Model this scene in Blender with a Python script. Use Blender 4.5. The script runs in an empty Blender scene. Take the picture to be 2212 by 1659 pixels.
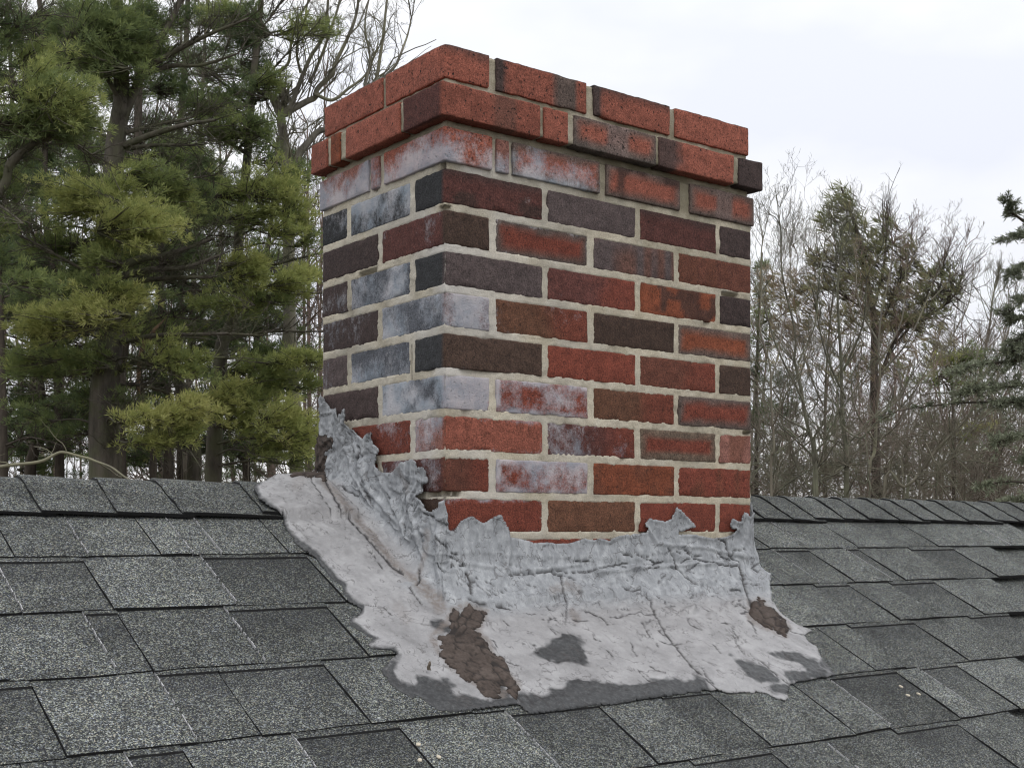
import bpy, math, random
import numpy as np
from mathutils import Vector, Matrix

# ------------------------------------------------------------------ camera, sky, sun, exposure
sc = bpy.context.scene
COL = sc.collection
YAW = 0.6507
CAM = np.array([-1.1235, -1.6492, -0.634])
F, UC, VC, HV = 2753.7, 1106.0, 829.5, 1150.4          # focal length, centre and eye level, in pixels of a 2212 px wide picture
RT = np.array([math.cos(YAW), -math.sin(YAW), 0.0])
FW = np.array([math.sin(YAW), math.cos(YAW), 0.0])
UP = np.array([0.0, 0.0, 1.0])
cd = bpy.data.cameras.new('camera'); cam = bpy.data.objects.new('camera', cd); COL.objects.link(cam)
cd.sensor_width = 36.0; cd.lens = 36.0 * F / 2212.0
cd.shift_y = (HV - VC) / 2212.0
cd.clip_start = 0.05; cd.clip_end = 2000.0
cam.matrix_world = Matrix(((RT[0], UP[0], -FW[0], CAM[0]), (RT[1], UP[1], -FW[1], CAM[1]), (RT[2], UP[2], -FW[2], CAM[2]), (0, 0, 0, 1)))
sc.camera = cam

SUN_EL, SUN_AZ = math.radians(58), math.radians(200)   # azimuth measured clockwise from +Y
world = bpy.data.worlds.new('World'); sc.world = world; world.use_nodes = True
wn, wl = world.node_tree.nodes, world.node_tree.links
wn.clear()
w_out = wn.new('ShaderNodeOutputWorld'); w_bg = wn.new('ShaderNodeBackground'); w_bg.inputs['Strength'].default_value = 0.1
sky = wn.new('ShaderNodeTexSky'); sky.sky_type = 'NISHITA'; sky.sun_disc = False
sky.sun_elevation = SUN_EL; sky.sun_rotation = SUN_AZ; sky.air_density = 1.0; sky.dust_density = 3.0
w_tc = wn.new('ShaderNodeTexCoord'); w_sep = wn.new('ShaderNodeSeparateXYZ')
w_map = wn.new('ShaderNodeMapping'); w_map.inputs['Scale'].default_value = (1.0, 1.0, 2.2)
w_no = wn.new('ShaderNodeTexNoise'); w_no.inputs['Scale'].default_value = 2.6; w_no.inputs['Detail'].default_value = 5.0; w_no.inputs['Roughness'].default_value = 0.5
w_ramp = wn.new('ShaderNodeValToRGB')                  # cloud deck: grey bellies to bright thin cloud
w_ramp.color_ramp.elements[0].position = 0.34; w_ramp.color_ramp.elements[0].color = (0.80, 0.825, 0.905, 1)
w_ramp.color_ramp.elements[1].position = 0.56; w_ramp.color_ramp.elements[1].color = (1.0, 1.0, 1.0, 1)
w_el = wn.new('ShaderNodeMapRange'); w_el.inputs['From Min'].default_value = 0.0; w_el.inputs['From Max'].default_value = 1.0
w_el.inputs['To Min'].default_value = 10.0; w_el.inputs['To Max'].default_value = 15.5      # overcast: brighter towards the zenith
w_mul = wn.new('ShaderNodeVectorMath'); w_mul.operation = 'SCALE'
w_mix = wn.new('ShaderNodeMix'); w_mix.data_type = 'RGBA'; w_mix.inputs[0].default_value = 0.94
wl.new(w_tc.outputs['Generated'], w_sep.inputs[0]); wl.new(w_sep.outputs['Z'], w_el.inputs['Value'])
wl.new(w_tc.outputs['Generated'], w_map.inputs[0]); wl.new(w_map.outputs[0], w_no.inputs['Vector']); wl.new(w_no.outputs[0], w_ramp.inputs[0])
wl.new(w_ramp.outputs[0], w_mul.inputs[0]); wl.new(w_el.outputs[0], w_mul.inputs['Scale'])
wl.new(sky.outputs[0], w_mix.inputs[6]); wl.new(w_mul.outputs[0], w_mix.inputs[7])
wl.new(w_mix.outputs[2], w_bg.inputs[0]); wl.new(w_bg.outputs[0], w_out.inputs[0])

sd_ = bpy.data.lights.new('sun', 'SUN'); sd_.energy = 0.9; sd_.angle = math.radians(35); sd_.color = (1.0, 0.97, 0.93)
sun = bpy.data.objects.new('sun', sd_); COL.objects.link(sun); sun.location = (-5, -8, 12)
sun.rotation_euler = Vector((math.sin(SUN_AZ) * math.cos(SUN_EL), math.cos(SUN_AZ) * math.cos(SUN_EL), math.sin(SUN_EL))).to_track_quat('Z', 'Y').to_euler()

sc.view_settings.view_transform = 'Standard'; sc.view_settings.look = 'None'
sc.view_settings.exposure = 0.0; sc.view_settings.gamma = 1.0; sc.view_settings.use_curve_mapping = False
sc.cycles.filter_width = 1.15
sc.cycles.max_bounces = 6; sc.cycles.diffuse_bounces = 3; sc.cycles.transparent_max_bounces = 8

# ------------------------------------------------------------------ helpers
rng = np.random.default_rng(7)

def ray(u, v):
    return FW + RT * ((u - UC) / F) + UP * ((HV - v) / F)
def at(u, v, depth):                                   # a point at a given distance ahead of the viewer
    return CAM + ray(u, v) * depth
def on_plane_y(u, v, y):
    d = ray(u, v); return CAM + d * ((y - CAM[1]) / d[1])
def on_plane_x(u, v, x):
    d = ray(u, v); return CAM + d * ((x - CAM[0]) / d[0])
def to_px(P):
    d = np.asarray(P) - CAM; w = d @ FW
    return np.stack([UC + F * (d @ RT) / w, HV - F * d[..., 2] / w], -1)

def link(name, me, mats, parent=None):
    o = bpy.data.objects.new(name, me); COL.objects.link(o)
    for m in (mats if isinstance(mats, (list, tuple)) else [mats]):
        me.materials.append(m)
    if parent is not None: o.parent = parent
    return o
def tag(o, label=None, cat=None, group=None, kind=None):
    if label: o['label'] = label
    if cat: o['category'] = cat
    if group: o['group'] = group
    if kind: o['kind'] = kind
    return o
def thing(name, loc, label, cat, group=None):
    o = bpy.data.objects.new(name, None); COL.objects.link(o); o.location = loc; o.empty_display_size = 0.1
    return tag(o, label, cat, group)
def mesh(name, V, Fc, smooth=False, attrs=None, mat_idx=None):
    """V (N,3); Fc: an (M,3)/(M,4) array, or a list of such arrays"""
    V = np.ascontiguousarray(V, dtype=np.float32)
    Fs = [np.asarray(f) for f in (Fc if isinstance(Fc, list) else [Fc]) if len(f)]
    me = bpy.data.meshes.new(name)
    me.vertices.add(len(V)); me.vertices.foreach_set('co', V.ravel())
    loops = np.concatenate([f.ravel() for f in Fs]).astype(np.int32)
    tot = np.concatenate([np.full(len(f), f.shape[1]) for f in Fs]).astype(np.int32)
    me.loops.add(len(loops)); me.loops.foreach_set('vertex_index', loops)
    me.polygons.add(len(tot)); me.polygons.foreach_set('loop_start', np.concatenate([[0], np.cumsum(tot)[:-1]]).astype(np.int32))
    if mat_idx is not None: me.polygons.foreach_set('material_index', np.asarray(mat_idx, dtype=np.int32))
    me.polygons.foreach_set('use_smooth', np.full(len(tot), smooth))
    me.update(calc_edges=True)
    for k, a in (attrs or {}).items():
        a = np.asarray(a, dtype=np.float32)
        if a.ndim == 2:
            if a.shape[1] == 3: a = np.concatenate([a, np.ones((len(a), 1), np.float32)], 1)
            me.attributes.new(k, 'FLOAT_COLOR', 'POINT').data.foreach_set('color', a.ravel())
        else:
            me.attributes.new(k, 'FLOAT', 'POINT').data.foreach_set('value', a)
    return me
def put(me, offset):
    """shift mesh data so that the object can sit at its own place"""
    me.transform(Matrix.Translation(-Vector(offset)))

def _h(ix, iy, iz, s):
    n = (ix * 374761393 + iy * 668265263 + iz * 2147483647 + s * 1274126177) & 0xFFFFFFFF
    n = ((n ^ (n >> 13)) * 1274126177) & 0xFFFFFFFF
    n = ((n ^ (n >> 16)) * 2246822519) & 0xFFFFFFFF
    return ((n ^ (n >> 15)) & 0xFFFFFF) / float(0xFFFFFF)
def noise(P, scale=1.0, seed=0):                       # value noise in -1..1
    P = np.asarray(P, dtype=np.float64) * scale
    if P.shape[-1] == 2: P = np.concatenate([P, np.zeros(P.shape[:-1] + (1,))], -1)
    i = np.floor(P).astype(np.int64); f = P - i; f = f * f * (3 - 2 * f)
    x, y, z = i[..., 0], i[..., 1], i[..., 2]; r = 0
    for a in (0, 1):
        for b in (0, 1):
            for c in (0, 1):
                w = (f[..., 0] if a else 1 - f[..., 0]) * (f[..., 1] if b else 1 - f[..., 1]) * (f[..., 2] if c else 1 - f[..., 2])
                r = r + w * _h(x + a, y + b, z + c, seed)
    return r * 2 - 1
def fbm(P, scale, octaves=3, seed=0):
    r, a, t = 0, 1.0, 0.0
    for o in range(octaves):
        r = r + a * noise(P, scale * 2 ** o, seed + 17 * o); t += a; a *= 0.5
    return r / t
def sstep(a, b, x):
    t = np.clip((x - a) / (b - a), 0, 1); return t * t * (3 - 2 * t)
def poly_sd(Q, poly):
    """signed distance of points to a polygon, positive inside"""
    poly = np.asarray(poly, float); A = poly; B = np.roll(poly, -1, 0)
    x, y = Q[:, 0], Q[:, 1]; best = np.full(len(Q), 1e18); ins = np.zeros(len(Q), bool)
    for (ax, ay), (bx, by) in zip(A, B):
        ex, ey = bx - ax, by - ay; L = ex * ex + ey * ey + 1e-12
        t = np.clip(((x - ax) * ex + (y - ay) * ey) / L, 0, 1)
        best = np.minimum(best, (x - ax - t * ex) ** 2 + (y - ay - t * ey) ** 2)
        c = (ay > y) != (by > y)
        with np.errstate(divide='ignore', invalid='ignore'):
            xi = ax + (y - ay) * ex / (ey if ey != 0 else 1e-12)
        ins ^= c & (x < xi)
    return np.where(ins, 1, -1) * np.sqrt(best)
def line_d(Q, line):
    best = np.full(len(Q), 1e18); x, y = Q[:, 0], Q[:, 1]
    for (ax, ay), (bx, by) in zip(line[:-1], line[1:]):
        ex, ey = bx - ax, by - ay; L = ex * ex + ey * ey + 1e-12
        t = np.clip(((x - ax) * ex + (y - ay) * ey) / L, 0, 1)
        best = np.minimum(best, (x - ax - t * ex) ** 2 + (y - ay - t * ey) ** 2)
    return np.sqrt(best)
def grid_faces(n, m, off=0, wrap=False):
    i = np.arange(n - 1)[:, None]; j = np.arange(m if wrap else m - 1)[None, :]; j2 = (j + 1) % m
    a = i * m + j; b = i * m + j2; c = (i + 1) * m + j2; d = (i + 1) * m + j
    return np.stack([a, b, c, d], -1).reshape(-1, 4) + off

# ------------------------------------------------------------------ materials
class NT:
    def __init__(s, name, rough=0.85):
        s.m = bpy.data.materials.new(name); s.m.use_nodes = True
        s.n, s.l = s.m.node_tree.nodes, s.m.node_tree.links
        s.b = s.n['Principled BSDF']; s.b.inputs['Roughness'].default_value = rough
        s.b.inputs['Specular IOR Level'].default_value = 0.3
        s.tc = s.n.new('ShaderNodeTexCoord')
    def _in(s, sock, v):
        if v is None: return
        if isinstance(v, bpy.types.NodeSocket): s.l.new(v, sock)
        elif isinstance(v, (tuple, list)) and len(v) == 3 and sock.type == 'RGBA': sock.default_value = (*v, 1)
        else: sock.default_value = v
    def attr(s, name, obj=False, out='Fac'):
        a = s.n.new('ShaderNodeAttribute'); a.attribute_name = name
        if obj: a.attribute_type = 'OBJECT'
        return a.outputs[out]
    def noise(s, scale, detail=3, rough=0.6, vec=None, dist=0.0):
        t = s.n.new('ShaderNodeTexNoise'); t.inputs['Scale'].default_value = scale; t.inputs['Detail'].default_value = detail
        t.inputs['Roughness'].default_value = rough; t.inputs['Distortion'].default_value = dist
        s.l.new(vec or s.tc.outputs['Object'], t.inputs['Vector']); return t.outputs[0]
    def voronoi(s, scale, feature='F1', out='Color', vec=None, rnd=1.0):
        t = s.n.new('ShaderNodeTexVoronoi'); t.feature = feature; t.inputs['Scale'].default_value = scale; t.inputs['Randomness'].default_value = rnd
        s.l.new(vec or s.tc.outputs['Object'], t.inputs['Vector']); return t.outputs[out]
    def mapped(s, scale=(1, 1, 1), rot=(0, 0, 0)):
        t = s.n.new('ShaderNodeMapping'); t.inputs['Scale'].default_value = scale; t.inputs['Rotation'].default_value = rot
        s.l.new(s.tc.outputs['Object'], t.inputs[0]); return t.outputs[0]
    def mix(s, fac, a, b, mode='MIX'):
        t = s.n.new('ShaderNodeMix'); t.data_type = 'RGBA'; t.blend_type = mode
        s._in(t.inputs[0], fac); s._in(t.inputs[6], a); s._in(t.inputs[7], b); return t.outputs[2]
    def math(s, op, a, b=None, clamp=False):
        t = s.n.new('ShaderNodeMath'); t.operation = op; t.use_clamp = clamp
        s._in(t.inputs[0], a); s._in(t.inputs[1], b); return t.outputs[0]
    def ramp(s, fac, stops, interp='LINEAR'):
        t = s.n.new('ShaderNodeValToRGB'); t.color_ramp.interpolation = interp; e = t.color_ramp.elements
        while len(e) < len(stops): e.new(0.5)
        for k, (p, c) in enumerate(stops):
            e[k].position = p; e[k].color = (*c, 1) if isinstance(c, (tuple, list)) else (c, c, c, 1)
        s.l.new(fac, t.inputs[0]); return t.outputs[0]
    def map(s, v, a, b, c=0.0, d=1.0, smooth=False):
        t = s.n.new('ShaderNodeMapRange'); s._in(t.inputs['Value'], v)
        if smooth: t.interpolation_type = 'SMOOTHSTEP'
        for k, x in zip(('From Min', 'From Max', 'To Min', 'To Max'), (a, b, c, d)): s._in(t.inputs[k], x)
        return t.outputs[0]
    def bump(s, h, strength=0.5, dist=0.002):
        t = s.n.new('ShaderNodeBump'); t.inputs['Strength'].default_value = strength; t.inputs['Distance'].default_value = dist
        s.l.new(h, t.inputs['Height']); s.l.new(t.outputs[0], s.b.inputs['Normal'])
    def color(s, c): s._in(s.b.inputs['Base Color'], c); return s.m

def mat_brick():
    t = NT('fired_brick', 0.9)
    tint = t.attr('tint', out='Color'); eff = t.attr('eff'); pit = t.attr('pit')
    n1 = t.noise(60, 4, 0.65); n2 = t.noise(420, 3, 0.7)
    c = t.mix(1.0, tint, t.ramp(n1, [(0.25, 0.62), (0.55, 1.0), (0.8, 1.35)]), 'MULTIPLY')
    c = t.mix(1.0, c, t.ramp(n2, [(0.3, 0.42), (0.5, 1.0), (0.72, 1.7)]), 'MULTIPLY')
    drag = t.noise(230, 2, 0.6, t.mapped((1, 1, 0.7)))                      # wire-cut drag marks and pinholes
    hole = t.math('MULTIPLY', t.map(drag, 0.37, 0.30, 0, 1), pit)
    c = t.mix(hole, c, (0.025, 0.018, 0.016))
    e1 = t.noise(70, 6, 0.8, t.mapped((1, 1, 0.85))); e2 = t.noise(500, 3, 0.7)
    thr = t.math('SUBTRACT', 0.83, t.math('MULTIPLY', eff, 0.72))
    k = t.map(t.math('ADD', t.math('MULTIPLY', e1, 0.75), t.math('MULTIPLY', e2, 0.25)), thr, t.math('ADD', thr, 0.27))
    k = t.math('MULTIPLY', k, t.map(eff, 0.02, 0.12))
    c = t.mix(t.math('MULTIPLY', k, 0.70), c, t.ramp(t.noise(18, 3), [(0.38, (0.33, 0.385, 0.45)), (0.62, (0.58, 0.575, 0.61))]))
    t.bump(t.math('ADD', t.math('MULTIPLY', n2, 0.5), t.math('SUBTRACT', n1, hole)), 0.8, 0.0035)
    return t.color(c)
def mat_mortar():
    t = NT('mortar', 0.95)
    n1 = t.noise(35, 4, 0.6); n2 = t.noise(520, 3, 0.75); n3 = t.noise(9, 3)
    c = t.ramp(n1, [(0.2, (0.43, 0.38, 0.29)), (0.5, (0.61, 0.55, 0.44)), (0.8, (0.71, 0.67, 0.57))])
    c = t.mix(1.0, c, t.ramp(n2, [(0.28, 0.65), (0.5, 1.0), (0.75, 1.2)]), 'MULTIPLY')
    c = t.mix(1.0, c, t.ramp(t.noise(7, 4, 0.7), [(0.3, (0.62, 0.62, 0.62)), (0.5, (0.97, 0.97, 0.96)), (0.7, (1.08, 1.07, 1.04))]), 'MULTIPLY')
    mo = t.math('MULTIPLY', t.attr('moss'), t.map(n3, 0.3, 0.6))
    c = t.mix(mo, c, (0.13, 0.115, 0.07))
    c = t.mix(t.math('MULTIPLY', t.attr('bloom'), 0.55), c, (0.72, 0.71, 0.71))
    t.bump(t.math('ADD', n2, n1), 0.8, 0.003)
    return t.color(c)
def mat_shingle():
    t = NT('granule_shingle', 0.95)
    sh = t.attr('shade', obj=True); band = t.attr('band')
    w = t.noise(330, 2, 0.7)
    cell = t.voronoi(680, 'F1', 'Color'); big = t.noise(14, 4, 0.65); mid = t.noise(60, 3, 0.7)
    sep = t.n.new('ShaderNodeSeparateColor'); t.l.new(cell, sep.inputs[0])
    g = t.math('ADD', t.math('MULTIPLY', sep.outputs[0], 0.62), t.math('MULTIPLY', w, 0.38))
    c = t.ramp(g, [(0.12, (0.012, 0.013, 0.014)), (0.38, (0.039, 0.041, 0.044)), (0.55, (0.089, 0.092, 0.092)), (0.72, (0.212, 0.219, 0.205)), (0.92, (0.46, 0.46, 0.43))])
    hue = t.ramp(sep.outputs[1], [(0.0, (0.85, 0.93, 1.12)), (0.4, (0.98, 1, 1.02)), (0.7, (0.99, 1.06, 0.90)), (1.0, (1.12, 1.0, 0.88))])
    c = t.mix(1.0, c, hue, 'MULTIPLY')
    c = t.mix(1.0, c, t.ramp(big, [(0.25, 0.60), (0.5, 1.0), (0.75, 1.30)]), 'MULTIPLY')
    c = t.mix(1.0, c, t.ramp(mid, [(0.25, 0.82), (0.5, 1.0), (0.75, 1.16)]), 'MULTIPLY')
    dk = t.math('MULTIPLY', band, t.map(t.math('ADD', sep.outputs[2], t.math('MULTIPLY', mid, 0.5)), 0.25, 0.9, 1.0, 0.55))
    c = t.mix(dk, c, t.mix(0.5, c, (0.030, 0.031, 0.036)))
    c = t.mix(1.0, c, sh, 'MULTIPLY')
    t.bump(t.math('ADD', sep.outputs[0], t.math('MULTIPLY', w, 0.6)), 0.8, 0.0022)
    return t.color(c)
def mat_flat(name, c, rough=0.9, var=0.3, scale=40, bump=0.0):
    t = NT(name, rough); n = t.noise(scale, 4, 0.65)
    if bump: t.bump(n, 0.6, bump)
    return t.color(t.mix(1.0, c, t.ramp(n, [(0.25, 1 - var), (0.5, 1.0), (0.75, 1 + var)]), 'MULTIPLY'))
def mat_membrane():
    t = NT('aluminium_roof_coating', 0.5); t.b.inputs['Specular IOR Level'].default_value = 0.5
    coat = t.attr('coat'); dirt = t.attr('dirt'); crack = t.attr('crack'); wall = t.attr('wall')
    n1 = t.noise(22, 5, 0.65); n2 = t.noise(160, 4, 0.7); n3 = t.noise(900, 2, 0.6); n4 = t.noise(55, 4, 0.7, t.mapped((1, 1, 0.4)))
    lav = t.ramp(n1, [(0.25, (0.20, 0.199, 0.203)), (0.5, (0.295, 0.293, 0.300)), (0.75, (0.385, 0.384, 0.392))])
    blu = t.ramp(n4, [(0.26, (0.175, 0.185, 0.198)), (0.5, (0.265, 0.278, 0.295)), (0.74, (0.43, 0.448, 0.468))])
    c = t.mix(wall, lav, blu)
    c = t.mix(1.0, c, t.ramp(n3, [(0.25, 0.84), (0.5, 1.0), (0.75, 1.12)]), 'MULTIPLY')
    c = t.mix(t.map(n2, 0.62, 0.74, 0, 0.5), c, (0.55, 0.56, 0.58))
    bare = t.ramp(t.math('ADD', t.math('MULTIPLY', n2, 0.6), t.math('MULTIPLY', n3, 0.4)), [(0.3, (0.012, 0.013, 0.014)), (0.5, (0.034, 0.036, 0.039)), (0.75, (0.125, 0.13, 0.13))])
    cf = t.map(t.math('ADD', coat, t.math('MULTIPLY', t.math('SUBTRACT', t.noise(110, 4, 0.75), 0.5), 0.5)), 0.22, 0.78)
    c = t.mix(cf, bare, c)
    c = t.mix(t.math('MULTIPLY', dirt, t.map(n2, 0.3, 0.6, 0.25, 1.0)), c, (0.155, 0.13, 0.115))
    c = t.mix(crack, c, (0.022, 0.020, 0.021))
    s1 = t.noise(30, 3, 0.5, t.mapped((1, .55, 1), (0, 0, 0.5)), 0.35); s2 = t.noise(23, 2); s3 = t.noise(70, 2, 0.5, t.mapped((1, 1, 0.6), (0.5, 0.3, 0.9)), 0.3); s4 = t.noise(31, 2, 0.5, t.mapped((1, 1, 1), (0.9, 0.2, 0.4)))
    k1 = t.math('MULTIPLY', t.map(t.math('ABSOLUTE', t.math('SUBTRACT', s1, 0.5)), 0.004, 0.017, 1, 0), t.map(s2, 0.49, 0.56))
    k2 = t.math('MULTIPLY', t.map(t.math('ABSOLUTE', t.math('SUBTRACT', s3, 0.52)), 0.006, 0.022, 1, 0), t.map(s4, 0.50, 0.56))
    hair = t.math('MULTIPLY', t.math('MAXIMUM', k1, k2), 0.55)                # hairline splits in the dried coating
    c = t.mix(hair, c, (0.055, 0.05, 0.05))
    wr = t.math('SUBTRACT', t.noise(75, 5, 0.62, dist=1.2), hair)
    h = t.math('ADD', t.math('MULTIPLY', wr, 1.0), t.math('MULTIPLY', n2, 0.45))
    t.bump(h, 0.42, 0.0032)
    return t.color(c)
def mat_tar():
    t = NT('cracked_roof_cement', 0.85)
    n1 = t.noise(40, 4); n2 = t.noise(300, 4, 0.7); cr = t.attr('crack')
    c = t.ramp(n1, [(0.25, (0.040, 0.031, 0.027)), (0.5, (0.070, 0.054, 0.046)), (0.78, (0.115, 0.092, 0.080))])
    c = t.mix(1.0, c, t.ramp(n2, [(0.3, 0.7), (0.5, 1.0), (0.7, 1.25)]), 'MULTIPLY')
    c = t.mix(cr, c, (0.020, 0.017, 0.016))
    t.bump(t.math('ADD', n2, n1), 0.6, 0.003)
    return t.color(c)
def mat_bark(name, dark, light, moss=None, scale=6.0):
    t = NT(name, 0.95)
    n1 = t.noise(scale, 5, 0.7, t.mapped((1, 1, 0.22))); n2 = t.noise(scale * 0.25, 3)
    c = t.ramp(n1, [(0.28, dark), (0.7, light)])
    if moss: c = t.mix(t.map(n2, 0.42, 0.62, 0, 0.8), c, moss)
    t.bump(n1, 0.6, 0.02)
    return t.color(c)
def mat_leaf(name, stops, trans=0.25):
    t = NT(name, 0.75); tone = t.attr('tone')
    c = t.ramp(tone, stops); t.color(c)
    tr = t.n.new('ShaderNodeBsdfTranslucent'); t.l.new(c, tr.inputs[0])
    mx = t.n.new('ShaderNodeMixShader'); mx.inputs[0].default_value = trans
    out = t.n['Material Output']
    t.l.new(t.b.outputs[0], mx.inputs[1]); t.l.new(tr.outputs[0], mx.inputs[2]); t.l.new(mx.outputs[0], out.inputs[0])
    return t.m

M_BRICK, M_MORTAR, M_SHINGLE = mat_brick(), mat_mortar(), mat_shingle()
M_EDGE = mat_flat('cut_asphalt_edge', (0.016, 0.016, 0.017), 0.8, 0.3, 200)
M_PALE = mat_flat('worn_fibreglass_edge', (0.40, 0.40, 0.41), 0.9, 0.6, 500)
M_MEMB, M_TAR = mat_membrane(), mat_tar()

# ------------------------------------------------------------------ ground, house and roof
W, D, PITCH = 0.7015, 0.392, 0.0644                    # chimney plan and course height
ALPHA = 0.4974; SLOPE = math.tan(ALPHA); ZB = -0.719   # roof pitch, roof height at the chimney front
YR = 0.299; ZR = ZB + SLOPE * YR                       # ridge
GROUND = -5.6
def zroof(y): return ZR - SLOPE * np.abs(np.asarray(y) - YR)
NRM = np.array([0, -math.sin(ALPHA), math.cos(ALPHA)])

n = 90
gx, gy = np.meshgrid(np.sign(np.linspace(-1, 1, n)) * np.abs(np.linspace(-1, 1, n)) ** 2.2 * 900, np.sign(np.linspace(-1, 1, n)) * np.abs(np.linspace(-1, 1, n)) ** 2.2 * 900)
gz = GROUND + fbm(np.stack([gx, gy], -1), 0.05, 3) * 0.35
me = mesh('ground', np.stack([gx, gy, gz], -1).reshape(-1, 3), grid_faces(n, n), True)
tg = NT('leaf_litter', 0.95); ng = tg.noise(1.5, 6, 0.7)
M_GROUND = tg.color(tg.ramp(ng, [(0.3, (0.05, 0.045, 0.03)), (0.5, (0.11, 0.09, 0.06)), (0.7, (0.08, 0.09, 0.04))]))
tag(link('ground', me, M_GROUND), kind='structure')

house = thing('house', (1.0, YR, GROUND), 'house roof of dark grey architectural shingles with a shingled ridge', 'house')
HO = np.array([1.0, YR, GROUND])
XL, XR, YE = -5.0, 7.0, 3.6                            # roof extent, half depth
def child(name, me, mats, parent=house, org=HO):
    put(me, org); return link(name, me, mats, parent)
deck = []
for s in (-1, 1):
    ye = YR + s * YE
    deck.append([(XL, YR, ZR - 0.012), (XR, YR, ZR - 0.012), (XR, ye, ZR - SLOPE * YE - 0.012), (XL, ye, ZR - SLOPE * YE - 0.012)])
V = np.array(deck).reshape(-1, 3); V = np.concatenate([V, V - [0, 0, 0.12]])
Fd = []
for b in (0, 4):
    Fd += [[b, b + 1, b + 2, b + 3], [b + 8, b + 11, b + 10, b + 9]] + [[b + i, b + 8 + i, b + 8 + (i + 1) % 4, b + (i + 1) % 4] for i in range(4)]
o = child('roof_deck', mesh('roof_deck', V, np.array(Fd)), M_SHINGLE); o['shade'] = 0.9
M_WALL = mat_flat('painted_clapboard', (0.62, 0.61, 0.58), 0.7, 0.05, 5)
y0, y1, x0, x1, zt = YR - YE + 0.35, YR + YE - 0.35, XL + 0.3, XR - 0.3, ZR - SLOPE * (YE - 0.35) - 0.15
V = np.array([(x0, y0, GROUND - .3), (x1, y0, GROUND - .3), (x1, y1, GROUND - .3), (x0, y1, GROUND - .3), (x0, y0, zt), (x1, y0, zt), (x1, y1, zt), (x0, y1, zt), (x0, YR, ZR - .16), (x1, YR, ZR - .16)])
child('wall', mesh('wall', V, [np.array([[0, 1, 5, 4], [2, 3, 7, 6]]), np.array([[3, 0, 4, 8, 7], [1, 2, 6, 9, 5]])]), M_WALL)

# shingle tabs: butt lines of the courses (distance down the slope) and the tab joints along each
Y1 = 0.0905; CA, SA = math.cos(ALPHA), math.sin(ALPHA)
BUTT = [-0.125, 0.0, 0.1406, 0.2832, 0.4293, 0.5768, 0.722, 0.866, 1.01]
def slope_pt(x, q, h):                                 # x, distance down slope from the first visible butt, height above the deck
    y = Y1 - q * CA
    return np.stack([x + 0 * y, y + NRM[1] * h, ZB + SLOPE * y + NRM[2] * h], -1)
def x_on_butt(u, q):
    y = Y1 - q * CA; z = ZB + SLOPE * y
    a = (u - UC) / F; d0 = np.array([0, y, z]) - CAM
    return (a * (d0 @ FW) - d0 @ RT) / (RT[0] - a * FW[0])
# tab joints: (picture column at the butt, kind of the tab to its right: h high, l low, m middling; p = pale worn edge, d = plain)
JOINTS = {
    1: [(-120, 'm', 'd'), (30, 'h', 'd'), (189, 'm', 'p'), (347, 'h', 'd'), (415, 'm', 'p'), (477, 'm', 'p'), (623, 'h', 'd'), (760, 'm', 'd'), (900, 'm', 'd'), (1660, 'h', 'd'), (1743, 'm', 'p'), (1852, 'h', 'd'), (1925, 'm', 'd'), (2025, 'h', 'd'), (2090, 'm', 'd'), (2180, 'h', 'p'), (2260, 'm', 'd')],
    2: [(-140, 'm', 'd'), (47, 'l', 'p'), (244, 'h', 'd'), (449, 'm', 'd'), (510, 'l', 'p'), (745, 'h', 'd'), (900, 'm', 'd'), (1100, 'h', 'd'), (1300, 'm', 'd'), (1500, 'h', 'd'), (1690, 'h', 'd'), (1768, 'l', 'p'), (1845, 'h', 'd'), (1925, 'l', 'p'), (1954, 'h', 'd'), (2064, 'l', 'd'), (2155, 'h', 'd'), (2240, 'l', 'd')],
    3: [(-150, 'h', 'd'), (20, 'm', 'd'), (252, 'l', 'p'), (330, 'm', 'd'), (571, 'l', 'p'), (795, 'h', 'd'), (1000, 'm', 'd'), (1200, 'h', 'd'), (1400, 'm', 'd'), (1600, 'h', 'd'), (1803, 'm', 'd'), (1870, 'l', 'd'), (1942, 'h', 'd'), (2030, 'l', 'd'), (2124, 'h', 'd'), (2250, 'l', 'd')],
    4: [(-210, 'h', 'd'), (-80, 'l', 'd'), (142, 'h', 'd'), (424, 'l', 'p'), (565, 'l', 'd'), (800, 'h', 'd'), (1020, 'm', 'd'), (1143, 'h', 'd'), (1310, 'm', 'd'), (1545, 'h', 'd'), (1702, 'm', 'd'), (1889, 'h', 'd'), (1955, 'l', 'd'), (2092, 'h', 'd'), (2215, 'l', 'd'), (2300, 'h', 'd')],
    5: [(-260, 'h', 'd'), (-30, 'h', 'd'), (128, 'h', 'd'), (365, 'l', 'p'), (495, 'h', 'd'), (745, 'l', 'p'), (980, 'h', 'd'), (1222, 'l', 'p'), (1420, 'h', 'd'), (1560, 'l', 'd'), (1665, 'm', 'd'), (1845, 'h', 'd'), (1925, 'l', 'p'), (2071, 'h', 'd'), (2120, 'l', 'p'), (2201, 'h', 'd'), (2330, 'l', 'd')],
    6: [(-300, 'l', 'd'), (-60, 'h', 'd'), (180, 'l', 'd'), (430, 'h', 'p'), (640, 'l', 'd'), (905, 'h', 'd'), (1160, 'l', 'd'), (1420, 'h', 'p'), (1640, 'l', 'd'), (1810, 'h', 'd'), (1930, 'm', 'p'), (2080, 'l', 'd'), (2210, 'h', 'd'), (2330, 'm', 'd')],
    7: [(-300, 'l', 'd'), (60, 'h', 'd'), (350, 'l', 'd'), (700, 'h', 'p'), (1040, 'l', 'd'), (1300, 'h', 'd'), (1560, 'l', 'd'), (1820, 'h', 'p'), (2000, 'l', 'd'), (2250, 'h', 'd')],
}
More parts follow.
